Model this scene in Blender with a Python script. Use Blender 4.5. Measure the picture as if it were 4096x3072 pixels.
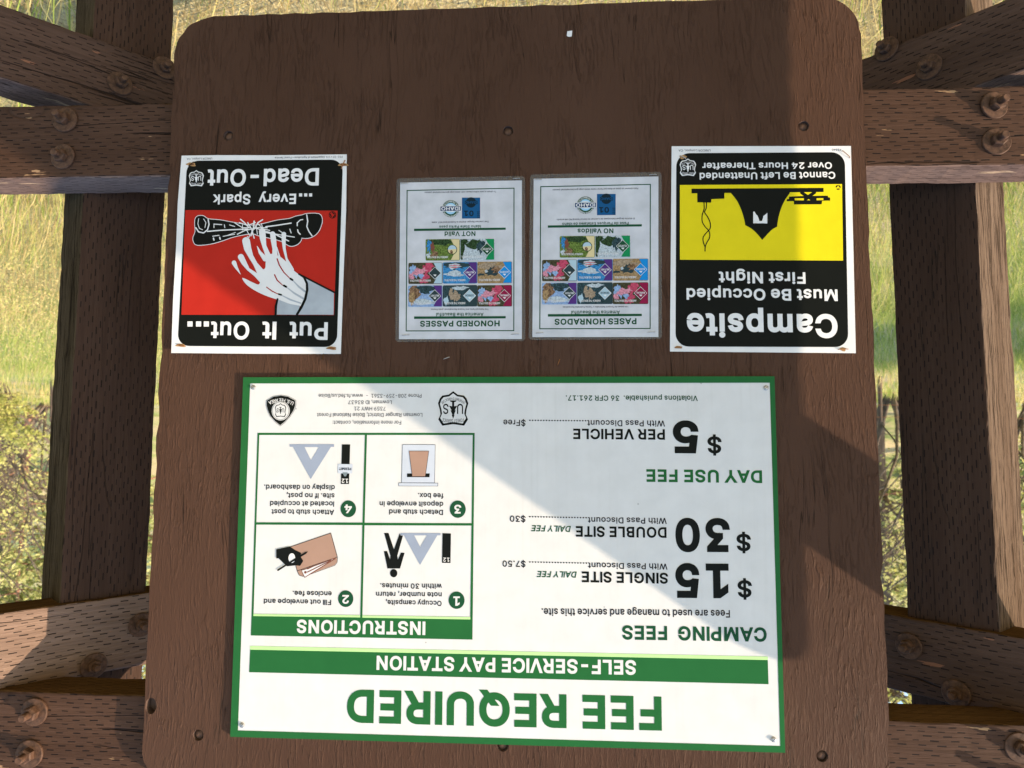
import bpy, bmesh, math, random, json
import numpy as np
from mathutils import Vector, Matrix, Quaternion
from mathutils.geometry import delaunay_2d_cdt

scene = bpy.context.scene
for o in list(bpy.data.objects):
    bpy.data.objects.remove(o)
COL = scene.collection

# ------------------------------------------------------------------ camera
OZ = 1.69                       # height of the fee sign's centre above the ground
F = 2841.0                      # focal length in pixels of the 4096 x 3072 photograph
CX, CY = 2048.0, 1536.0
CAM = np.array([-0.08746, -1.21112, -0.18634 + OZ])
RIGHT = np.array([0.998248, -0.059039, 0.003829])
UP = np.array([0.001275, 0.086172, 0.996279])
FWD = np.array([0.059149, 0.994529, -0.086096])
cam_data = bpy.data.cameras.new('camera')
cam_data.sensor_width = 36.0
cam_data.lens = F / 4096 * 36.0
cam_data.clip_start = 0.02
cam_data.clip_end = 600
cam_data.dof.use_dof = True
cam_data.dof.focus_distance = 1.24
cam_data.dof.aperture_fstop = 8.0
cam = bpy.data.objects.new('camera', cam_data)
COL.objects.link(cam)
# the photographer held the phone upside down: the picture is turned half round
cam.matrix_world = Matrix(((-RIGHT[0], -UP[0], -FWD[0], CAM[0]),
                           (-RIGHT[1], -UP[1], -FWD[1], CAM[1]),
                           (-RIGHT[2], -UP[2], -FWD[2], CAM[2]),
                           (0, 0, 0, 1)))
scene.camera = cam

# ------------------------------------------------------------------ sky, sun, exposure
SUN_TRAVEL = Vector((1.0, 0.34, -0.47)).normalized()
EL = math.asin(-SUN_TRAVEL.z)
AZ = math.atan2(-SUN_TRAVEL.x, -SUN_TRAVEL.y)
world = bpy.data.worlds.new("World")
scene.world = world
world.use_nodes = True
wn = world.node_tree.nodes
sky = wn.new('ShaderNodeTexSky')
sky.sky_type = 'NISHITA'
sky.sun_disc = False
sky.sun_elevation = EL
sky.sun_rotation = AZ
sky.air_density = 1.0
sky.dust_density = 0.5
sky.ozone_density = 1.2
world.node_tree.links.new(sky.outputs[0], wn['Background'].inputs[0])
wn['Background'].inputs[1].default_value = 0.15
sun_d = bpy.data.lights.new('sun', 'SUN')
sun_d.energy = 2.95
sun_d.angle = math.radians(0.5)
sun_d.color = (1.0, 0.80, 0.58)
sun = bpy.data.objects.new('sun', sun_d)
sun.rotation_euler = SUN_TRAVEL.to_track_quat('-Z', 'Y').to_euler()
sun.location = (-6, -4, 6)
COL.objects.link(sun)
vs = scene.view_settings
vs.view_transform = 'Standard'
vs.look = 'None'
vs.exposure = 1.64
vs.gamma = 1.0
vs.use_curve_mapping = False
scene.cycles.max_bounces = 6
scene.cycles.diffuse_bounces = 3
scene.cycles.transparent_max_bounces = 12

# ------------------------------------------------------------------ pixels of the photograph -> points on real planes
def ray(px, py):
    d = FWD + RIGHT * ((CX - px) / F) + UP * ((py - CY) / F)
    return d
def P(px, py, y=0.0, k=0.0, x0=0.0):
    """point of the vertical plane Y = y + k*(X-x0) seen at photo pixel (px, py)"""
    d = ray(px, py)
    t = (y - CAM[1] + k * (CAM[0] - x0)) / (d[1] - k * d[0])
    return CAM + d * t

# ------------------------------------------------------------------ objects
def tag(o, label=None, cat=None, group=None, kind=None):
    if label: o['label'] = label
    if cat: o['category'] = cat
    if group: o['group'] = group
    if kind: o['kind'] = kind
    return o
def empty(name, loc, rz=0.0):
    o = bpy.data.objects.new(name, None)
    o.empty_display_size = 0.1
    o.location = loc
    o.rotation_euler = (0, 0, rz)
    COL.objects.link(o)
    return o
def mesh_obj(name, verts, faces, mats, parent=None, idx=None, smooth=False):
    me = bpy.data.meshes.new(name)
    me.from_pydata([tuple(map(float, v)) for v in verts], [], faces)
    for m in (mats if isinstance(mats, (list, tuple)) else [mats]):
        me.materials.append(m)
    if idx is not None:
        me.polygons.foreach_set('material_index', idx)
    if smooth:
        me.polygons.foreach_set('use_smooth', [True] * len(me.polygons))
    me.update()
    o = bpy.data.objects.new(name, me)
    COL.objects.link(o)
    if parent is not None:
        o.parent = parent
    return o
def copy_tree(o, parent=None):
    c = o.copy()
    COL.objects.link(c)
    c.parent = parent
    for ch in o.children:
        copy_tree(ch, c)
    return c

# ------------------------------------------------------------------ materials
def new_mat(name):
    m = bpy.data.materials.new(name)
    m.use_nodes = True
    nt = m.node_tree
    return m, nt, nt.nodes['Principled BSDF']
class NB:
    """small helper for node graphs"""
    def __init__(s, nt): s.nt = nt
    def n(s, t, **kw):
        x = s.nt.nodes.new(t)
        for k, v in kw.items(): setattr(x, k, v)
        return x
    def l(s, a, b): s.nt.links.new(a, b)
    def put(s, sock, v):
        if hasattr(v, 'is_linked') or isinstance(v, bpy.types.NodeSocket): s.l(v, sock)
        else: sock.default_value = v
    def math(s, op, a, b=0.0, c=0.0, clamp=False):
        x = s.n('ShaderNodeMath', operation=op, use_clamp=clamp)
        for i, v in enumerate((a, b, c)): s.put(x.inputs[i], v)
        return x.outputs[0]
    def mix(s, f, a, b):
        x = s.n('ShaderNodeMix', data_type='RGBA')
        s.put(x.inputs[0], f); s.put(x.inputs[6], a); s.put(x.inputs[7], b)
        return x.outputs[2]
    def noise(s, vec, scale, detail=3.0, rough=0.55, dist=0.0):
        x = s.n('ShaderNodeTexNoise')
        s.l(vec, x.inputs['Vector'])
        x.inputs['Scale'].default_value = scale
        x.inputs['Detail'].default_value = detail
        x.inputs['Roughness'].default_value = rough
        x.inputs['Distortion'].default_value = dist
        return x.outputs[0]
    def ramp(s, v, lo, hi):
        x = s.n('ShaderNodeMapRange', clamp=True)
        s.l(v, x.inputs[0]); x.inputs[1].default_value = lo; x.inputs[2].default_value = hi
        return x.outputs[0]
    def scale(s, vec, sc, loc=(0, 0, 0)):
        x = s.n('ShaderNodeMapping')
        s.l(vec, x.inputs[0]); x.inputs['Scale'].default_value = sc; x.inputs['Location'].default_value = loc
        return x.outputs[0]

def c4(c): return (c[0], c[1], c[2], 1.0)

def printed(name, col, rough=0.38, spots=0.0, mottle=0.0, coat=0.0, wave=0.0):
    m, nt, b = new_mat(name)
    nb = NB(nt)
    tc = nb.n('ShaderNodeTexCoord').outputs['Object']
    c = c4(col)
    n1 = nb.noise(tc, 26.0 if mottle < 0.2 else 420.0, 4.0)
    k = nb.ramp(n1, 0.3, 0.75)
    if mottle >= 0.2: mottle *= 1.3
    base = nb.mix(k, c4([v * max(0.1, 1 - 0.06 - mottle) for v in col]), c4([min(1, v * (1.03 + 0.8 * (mottle if mottle >= 0.2 else 0))) for v in col]))
    if spots:
        v = nb.n('ShaderNodeTexVoronoi'); nb.l(tc, v.inputs['Vector']); v.inputs['Scale'].default_value = 34.0
        rnd = nb.n('ShaderNodeSeparateColor'); nb.l(v.outputs['Color'], rnd.inputs[0])
        keep = nb.math('GREATER_THAN', rnd.outputs[0], 0.45)
        rad = nb.math('MULTIPLY', rnd.outputs[1], 0.055)
        inside = nb.math('LESS_THAN', v.outputs['Distance'], rad)
        f = nb.math('MULTIPLY', nb.math('MULTIPLY', keep, inside), spots)
        base = nb.mix(f, base, c4((0.30, 0.30, 0.29)))
        run = nb.ramp(nb.noise(nb.scale(tc, (95, 1, 2.2)), 1.0, 4.0, 0.6), 0.50, 0.72)
        dust = nb.ramp(nb.noise(nb.scale(tc, (6, 1, 5)), 1.0, 5.0, 0.65), 0.42, 0.75)
        base = nb.mix(nb.math('MULTIPLY', nb.math('MULTIPLY', run, dust), 0.30), base, c4((0.40, 0.39, 0.36)))
        base = nb.mix(nb.math('MULTIPLY', dust, 0.12), base, c4((0.50, 0.47, 0.42)))
    nb.l(base, b.inputs['Base Color'])
    r = nb.math('MULTIPLY_ADD', n1, 0.16, rough - 0.08)
    nb.l(r, b.inputs['Roughness'])
    if wave:
        w1 = nb.noise(nb.scale(tc, (9, 9, 5)), 1.0, 2.0, 0.4)
        bp = nb.n('ShaderNodeBump'); bp.inputs['Strength'].default_value = 1.0; bp.inputs['Distance'].default_value = wave
        nb.l(w1, bp.inputs['Height']); nb.l(bp.outputs[0], b.inputs['Normal'])
        if coat: nb.l(bp.outputs[0], b.inputs['Coat Normal'])
    b.inputs['Specular IOR Level'].default_value = 0.035
    if coat:
        b.inputs['Coat Weight'].default_value = coat
        b.inputs['Coat Roughness'].default_value = 0.12
    return m
PRINT = {}
COLORS = {
    'white': ((0.565, 0.565, 0.56), dict(spots=0.8)),
    'poster white': ((0.62, 0.62, 0.62), dict(wave=0.006)),
    'paper': ((0.50, 0.515, 0.555), dict(mottle=0.14, rough=0.3, coat=0.35, wave=0.006)),
    'green': ((0.017, 0.105, 0.030), dict()),
    'dark green': ((0.012, 0.062, 0.028), dict()),
    'light green': ((0.40, 0.62, 0.27), dict()),
    'black': ((0.007, 0.008, 0.007), dict()),
    'rust stain': ((0.34, 0.20, 0.09), dict()), 'dark rust stain': ((0.16, 0.07, 0.03), dict()),
    'ink': ((0.016, 0.015, 0.018), dict()),
    'grey ink': ((0.05, 0.05, 0.055), dict()),
    'tan': ((0.32, 0.20, 0.15), dict()),
    'tent grey': ((0.24, 0.28, 0.36), dict()),
    'pale grey': ((0.44, 0.48, 0.55), dict()),
    'clip grey': ((0.16, 0.20, 0.22), dict()),
    'brown ink': ((0.16, 0.06, 0.04), dict()),
    'red': ((0.37, 0.020, 0.013), dict(rough=0.33, wave=0.006)),
    'dark red': ((0.30, 0.012, 0.010), dict()),
    'yellow': ((0.62, 0.51, 0.012), dict(rough=0.33, wave=0.006)),
    'sleeve grey': ((0.36, 0.40, 0.44), dict(mottle=0.15)),
    'blue sticker': ((0.010, 0.075, 0.19), dict()),
    'navy': ((0.012, 0.04, 0.11), dict()),
    'sticker ink': ((0.008, 0.02, 0.03), dict()),
    'logo blue': ((0.28, 0.50, 0.68), dict()),
    'maroon': ((0.22, 0.012, 0.05), dict()), 'slate': ((0.025, 0.045, 0.05), dict()),
    'purple': ((0.075, 0.03, 0.16), dict()), 'access blue': ((0.01, 0.20, 0.50), dict()),
    'senior grey': ((0.33, 0.45, 0.52), dict()), 'volunteer green': ((0.01, 0.20, 0.07), dict()),
    'cream': ((0.56, 0.47, 0.26), dict()), 'pink': ((0.42, 0.06, 0.11), dict(mottle=0.3)),
    'pale pink': ((0.52, 0.22, 0.28), dict(mottle=0.3)), 'pale blue': ((0.22, 0.33, 0.52), dict(mottle=0.25)),
    'olive': ((0.06, 0.055, 0.03), dict(mottle=0.5)), 'deep water': ((0.03, 0.06, 0.07), dict(mottle=0.6)),
    'rock': ((0.20, 0.12, 0.07), dict(mottle=0.6)), 'straw': ((0.30, 0.20, 0.10), dict(mottle=0.4)),
    'water blue': ((0.04, 0.20, 0.42), dict(mottle=0.4)), 'foam': ((0.40, 0.46, 0.50), dict(mottle=0.3)),
    'forest': ((0.03, 0.06, 0.025), dict(mottle=0.6)), 'leaf green': ((0.12, 0.18, 0.04), dict(mottle=0.6)),
    'fur': ((0.30, 0.23, 0.16), dict(mottle=0.3)), 'flag red': ((0.5, 0.05, 0.07), dict()),
}
def pm(key):
    if key not in PRINT:
        col, kw = COLORS[key]
        PRINT[key] = printed(key + ' print', col, **kw)
    return PRINT[key]

def painted_board():
    m, nt, b = new_mat('brown painted plywood')
    nb = NB(nt)
    tc = nb.n('ShaderNodeTexCoord').outputs['Object']
    warp = nb.noise(nb.scale(tc, (2.2, 2.2, 1.2)), 2.0, 2.0)
    wv = nb.n('ShaderNodeVectorMath', operation='MULTIPLY_ADD')
    nb.l(tc, wv.inputs[0]); wv.inputs[1].default_value = (1, 1, 1)
    cm = nb.n('ShaderNodeCombineXYZ'); nb.l(nb.math('MULTIPLY', warp, 0.06), cm.inputs[0])
    nb.l(cm.outputs[0], wv.inputs[2])
    gv = wv.outputs[0]
    g1 = nb.noise(nb.scale(gv, (185, 185, 26.0)), 1.0, 4.0, 0.62, 0.45)
    g2 = nb.noise(nb.scale(gv, (430, 430, 90.0)), 1.0, 3.0, 0.65, 0.6)
    amp = nb.ramp(nb.noise(nb.scale(tc, (13, 13, 6.0)), 1.0, 5.0, 0.65), 0.40, 0.64)
    crk = nb.noise(nb.scale(gv, (95, 95, 2.6), (3, 1, 7)), 1.0, 2.0, 0.5, 0.2)
    crack = nb.math('SUBTRACT', 1.0, nb.ramp(nb.math('ABSOLUTE', nb.math('SUBTRACT', crk, 0.5)), 0.0, 0.010))
    cmask = nb.ramp(nb.noise(nb.scale(tc, (22, 22, 5.0), (5, 5, 5)), 1.0, 2.0), 0.56, 0.62)
    crack = nb.math('MULTIPLY', crack, cmask)
    rid = nb.ramp(g1, 0.50, 0.62)
    h = nb.math('MULTIPLY', rid, nb.math('MULTIPLY_ADD', amp, 1.15, 0.10))
    h = nb.math('ADD', h, nb.math('MULTIPLY', g2, 0.5))
    h = nb.math('SUBTRACT', h, nb.math('MULTIPLY', crack, 1.4))
    # faint cross ridges of the veneer
    bands = nb.noise(nb.scale(tc, (1.5, 1.5, 46.0), (0, 0, 2)), 1.0, 1.0)
    h = nb.math('ADD', h, nb.math('MULTIPLY', nb.ramp(bands, 0.66, 0.70), 0.10))
    bump = nb.n('ShaderNodeBump'); bump.inputs['Strength'].default_value = 1.0
    bump.inputs['Distance'].default_value = 0.0017
    nb.l(h, bump.inputs['Height']); nb.l(bump.outputs[0], b.inputs['Normal'])
    vo = nb.n('ShaderNodeTexVoronoi'); nb.l(nb.scale(gv, (3.4, 3.4, 2.6), (1, 0, 4)), vo.inputs['Vector']); vo.inputs['Scale'].default_value = 1.0
    kw = nb.math('ADD', vo.outputs['Distance'], nb.math('MULTIPLY', nb.noise(nb.scale(tc, (60, 60, 40)), 1.0, 3.0), 0.03))
    kr = nb.math('SUBTRACT', 1.0, nb.ramp(nb.math('ABSOLUTE', nb.math('SUBTRACT', kw, 0.085)), 0.0, 0.014))
    h = nb.math('SUBTRACT', h, nb.math('MULTIPLY', kr, 0.5))
    nb.l(h, bump.inputs['Height'])
    tone = nb.noise(nb.scale(tc, (3, 3, 1.4)), 1.0, 4.0)
    col = nb.mix(nb.ramp(tone, 0.3, 0.7), c4((0.053, 0.0268, 0.0172)), c4((0.066, 0.0345, 0.0228)))
    col = nb.mix(nb.math('MULTIPLY', rid, 0.12), col, c4((0.088, 0.043, 0.026)))
    scuff = nb.ramp(nb.noise(nb.scale(tc, (40, 40, 60), (2, 2, 9)), 1.0, 5.0, 0.7), 0.70, 0.74)
    col = nb.mix(nb.math('MULTIPLY', scuff, 0.5), col, c4((0.13, 0.085, 0.06)))
    fade = nb.ramp(nb.noise(nb.scale(tc, (1.1, 1.1, 0.8), (4, 0, 1)), 1.0, 3.0), 0.45, 0.8)
    col = nb.mix(nb.math('MULTIPLY', fade, 0.25), col, c4((0.088, 0.047, 0.030)))
    col = nb.mix(nb.math('MULTIPLY', crack, 0.85), col, c4((0.018, 0.011, 0.008)))
    nb.l(col, b.inputs['Base Color'])
    nb.l(nb.math('MULTIPLY_ADD', g1, 0.25, 0.42), b.inputs['Roughness'])
    b.inputs['Specular IOR Level'].default_value = 0.05
    return m

def beam_mat(name, c_dark, c_light, dash=1.0, rough_lines=0.5, chips=0.0, seed=0.0, chip_col=(0.36, 0.22, 0.12), streak=0.0, spec=0.06, cracks=1.0):
    """incised timber: grain runs along local X; rows of short slits on the wide faces"""
    m, nt, b = new_mat(name)
    nb = NB(nt)
    tco = nb.n('ShaderNodeTexCoord')
    tc = tco.outputs['Object']
    sep = nb.n('ShaderNodeSeparateXYZ'); nb.l(tc, sep.inputs[0])
    sn = nb.n('ShaderNodeSeparateXYZ'); nb.l(tco.outputs['Normal'], sn.inputs[0])
    flat = nb.math('GREATER_THAN', nb.math('ABSOLUTE', sn.outputs[2]), 0.6)
    mv = nb.n('ShaderNodeMix', data_type='FLOAT')
    nb.l(flat, mv.inputs[0]); nb.l(sep.outputs[2], mv.inputs[2]); nb.l(sep.outputs[1], mv.inputs[3])
    oi = nb.n('ShaderNodeObjectInfo')
    shift = nb.math('MULTIPLY', oi.outputs['Random'], 3.0)
    wob = nb.noise(nb.scale(tc, (7, 7, 7), (seed, 0, 0)), 1.0, 2.0)
    v = nb.math('ADD', mv.outputs[0], nb.math('MULTIPLY', nb.math('SUBTRACT', wob, 0.5), 0.010))
    u = nb.math('ADD', nb.math('ADD', sep.outputs[0], nb.math('MULTIPLY', wob, 0.010)), shift)
    vr = nb.math('DIVIDE', v, 0.0072)
    row = nb.math('FLOOR', vr)
    fv = nb.math('FRACT', vr)
    st = nb.math('MULTIPLY', row, 0.37)
    rr = nb.n('ShaderNodeTexWhiteNoise', noise_dimensions='1D'); nb.l(row, rr.inputs['W'])
    uu = nb.math('ADD', nb.math('DIVIDE', u, 0.032), nb.math('ADD', st, nb.math('MULTIPLY', rr.outputs[0], 0.14)))
    fu = nb.math('FRACT', uu)
    cell = nb.n('ShaderNodeCombineXYZ'); nb.l(row, cell.inputs[0]); nb.l(nb.math('FLOOR', uu), cell.inputs[1])
    rc = nb.n('ShaderNodeTexWhiteNoise', noise_dimensions='2D'); nb.l(cell.outputs[0], rc.inputs['Vector'])
    dl = nb.math('MULTIPLY_ADD', rc.outputs[0], 0.16, 0.30)
    along = nb.math('LESS_THAN', fu, dl)
    wd = nb.math('MULTIPLY_ADD', rc.outputs[0], 0.07, 0.075)
    across = nb.math('LESS_THAN', nb.math('ABSOLUTE', nb.math('SUBTRACT', fv, 0.5)), wd)
    present = nb.math('GREATER_THAN', rc.outputs[0], 0.10)
    patch = nb.ramp(nb.noise(nb.scale(tc, (3, 14, 14), (seed, 4, 2)), 1.0, 2.0), 0.30, 0.42)
    d = nb.math('MULTIPLY', nb.math('MULTIPLY', along, across), nb.math('MULTIPLY', nb.math('MULTIPLY', present, patch), dash))
    grain = nb.noise(nb.scale(tc, (5, 190, 190), (seed, 0, 0)), 1.0, 3.0, 0.6, 0.3)
    fine = nb.noise(nb.scale(tc, (40, 520, 520), (seed, 0, 0)), 1.0, 2.0, 0.6)
    crk = nb.noise(nb.scale(tc, (1.3, 26, 26), (seed, 3, 1)), 1.0, 2.0, 0.5, 0.4)
    crack = nb.math('SUBTRACT', 1.0, nb.ramp(nb.math('ABSOLUTE', nb.math('SUBTRACT', crk, 0.5)), 0.0, 0.011))
    cmask = nb.ramp(nb.noise(nb.scale(tc, (2.5, 8, 8), (seed, 9, 5)), 1.0, 2.0), 0.53, 0.58)
    crack = nb.math('MULTIPLY', nb.math('MULTIPLY', crack, cmask), cracks)
    # a few knots
    vo = nb.n('ShaderNodeTexVoronoi'); nb.l(nb.scale(tc, (2.6, 5.2, 5.2), (seed, 1, 3)), vo.inputs['Vector']); vo.inputs['Scale'].default_value = 1.0
    kr = nb.math('SUBTRACT', 1.0, nb.ramp(nb.math('ABSOLUTE', nb.math('SUBTRACT', vo.outputs['Distance'], 0.105)), 0.0, 0.016))
    h = nb.math('MULTIPLY', grain, rough_lines)
    h = nb.math('ADD', h, nb.math('MULTIPLY', fine, rough_lines * 0.7))
    h = nb.math('SUBTRACT', h, nb.math('MULTIPLY', d, 1.3))
    h = nb.math('SUBTRACT', h, nb.math('MULTIPLY', crack, 1.6))
    h = nb.math('SUBTRACT', h, nb.math('MULTIPLY', kr, 0.4))
    bump = nb.n('ShaderNodeBump'); bump.inputs['Strength'].default_value = 0.95
    bump.inputs['Distance'].default_value = 0.0028
    nb.l(h, bump.inputs['Height']); nb.l(bump.outputs[0], b.inputs['Normal'])
    tone = nb.noise(nb.scale(tc, (2.0, 14, 14), (seed, 0, 4)), 1.0, 4.0)
    col = nb.mix(nb.ramp(tone, 0.3, 0.72), c4(c_dark), c4(c_light))
    col = nb.mix(nb.math('MULTIPLY', nb.ramp(grain, 0.42, 0.62), 0.35), col, c4([v * 0.62 for v in c_dark]))
    if chips:
        ch = nb.ramp(nb.noise(nb.scale(tc, (9, 60, 60), (seed, 2, 8)), 1.0, 4.0), 0.665, 0.68)
        col = nb.mix(nb.math('MULTIPLY', ch, chips), col, c4(chip_col))
    if streak:
        st_ = nb.ramp(nb.noise(nb.scale(tc, (11, 240, 240), (seed, 6, 2)), 1.0, 5.0, 0.7), 0.50, 0.58)
        col = nb.mix(nb.math('MULTIPLY', st_, streak), col, c4([v * 0.22 for v in c_dark]))
    blk = nb.math('MAXIMUM', nb.math('MULTIPLY', d, 0.92), nb.math('MULTIPLY', crack, 0.9))
    blk = nb.math('MAXIMUM', blk, nb.math('MULTIPLY', kr, 0.35))
    col = nb.mix(blk, col, c4((0.010, 0.007, 0.006)))
    nb.l(col, b.inputs['Base Color'])
    nb.l(nb.math('MULTIPLY_ADD', grain, 0.3, 0.45 if spec else 0.7), b.inputs['Roughness'])
    b.inputs['Specular IOR Level'].default_value = spec
    return m

def simple_mat(name, c1, c2, scale=20.0, rough=0.6, metal=0.0, bump=0.0, sc=(1, 1, 1), spec=0.4):
    m, nt, b = new_mat(name)
    nb = NB(nt)
    tc = nb.n('ShaderNodeTexCoord').outputs['Object']
    n1 = nb.noise(nb.scale(tc, sc), scale, 4.0)
    nb.l(nb.mix(nb.ramp(n1, 0.32, 0.68), c4(c1), c4(c2)), b.inputs['Base Color'])
    b.inputs['Roughness'].default_value = rough
    b.inputs['Metallic'].default_value = metal
    b.inputs['Specular IOR Level'].default_value = spec
    if bump:
        bp = nb.n('ShaderNodeBump'); bp.inputs['Strength'].default_value = 0.6; bp.inputs['Distance'].default_value = bump
        nb.l(n1, bp.inputs['Height']); nb.l(bp.outputs[0], b.inputs['Normal'])
    return m

def tint_mat(name, stops, rough=0.6, trans=0.25):
    """leaves and blades: colour from each leaf's own tint"""
    m, nt, b = new_mat(name)
    nb = NB(nt)
    at = nb.n('ShaderNodeAttribute', attribute_name='tint')
    cr = nb.n('ShaderNodeValToRGB')
    e = cr.color_ramp.elements
    e[0].position = stops[0][0]; e[0].color = c4(stops[0][1])
    e[1].position = stops[-1][0]; e[1].color = c4(stops[-1][1])
    for p_, c_ in stops[1:-1]:
        x = e.new(p_); x.color = c4(c_)
    nb.l(at.outputs['Fac'], cr.inputs[0])
    nb.l(cr.outputs[0], b.inputs['Base Color'])
    b.inputs['Roughness'].default_value = rough
    b.inputs['Specular IOR Level'].default_value = 0.25
    tr = nb.n('ShaderNodeBsdfTranslucent')
    nb.l(cr.outputs[0], tr.inputs[0])
    mx = nb.n('ShaderNodeMixShader'); mx.inputs[0].default_value = trans
    nb.l(b.outputs[0], mx.inputs[1]); nb.l(tr.outputs[0], mx.inputs[2])
    nb.l(mx.outputs[0], nt.nodes['Material Output'].inputs['Surface'])
    return m

M_BOARD = painted_board()
M_RAIL = beam_mat('brown painted incised timber', (0.050, 0.0260, 0.0165), (0.076, 0.0415, 0.0275), 1.0, 0.5, 0.8, 2.0)
M_WING = beam_mat('worn brown incised timber', (0.052, 0.0295, 0.0205), (0.090, 0.053, 0.038), 1.0, 0.6, 0.5, 11.0, (0.30, 0.13, 0.07))
M_WING_SUNLIT = beam_mat('sunlit toned incised timber', (0.120, 0.076, 0.056), (0.215, 0.145, 0.110), 1.0, 0.8, 0.4, 17.0, (0.32, 0.13, 0.08))  # wing timber lightened in colour to carry the sunlight on one upper beam
M_POST = beam_mat('dark painted post timber', (0.040, 0.0215, 0.0145), (0.056, 0.031, 0.021), 1.0, 0.5, 0.0, 5.0, cracks=0.45)
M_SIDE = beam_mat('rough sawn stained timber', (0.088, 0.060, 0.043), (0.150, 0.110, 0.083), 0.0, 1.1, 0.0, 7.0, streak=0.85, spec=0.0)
M_SIDE_SHADED = beam_mat('shade toned rough sawn timber', (0.052, 0.036, 0.020), (0.092, 0.066, 0.040), 0.0, 1.1, 0.0, 8.0, streak=0.8, spec=0.0)  # rough sawn side darkened in colour for the post face turned from the sun
M_EDGE = beam_mat('unpainted brown timber edge', (0.06, 0.032, 0.013), (0.11, 0.062, 0.027), 0.7, 0.6, 0.0, 9.0, spec=0.0)
M_TOP = beam_mat('faded grey brown timber edge', (0.125, 0.082, 0.066), (0.21, 0.145, 0.118), 0.55, 0.8, 0.7, 13.0, (0.45, 0.32, 0.2), spec=0.0)
M_BOLT = simple_mat('painted rusty steel', (0.040, 0.022, 0.014), (0.105, 0.055, 0.034), 130.0, 0.6, 0.0, 0.0008, (1, 1, 1), 0.15)
M_STEEL = simple_mat('dull zinc steel', (0.30, 0.28, 0.26), (0.48, 0.46, 0.43), 300.0, 0.4, 0.8, 0.0)
M_RUST = simple_mat('rusty wire', (0.20, 0.07, 0.025), (0.34, 0.15, 0.05), 400.0, 0.7, 0.2, 0.0)
M_PLY = simple_mat('dark plywood edge', (0.05, 0.03, 0.022), (0.10, 0.06, 0.045), 120.0, 0.7, 0.0, 0.001, (1, 3, 0.3))

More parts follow.
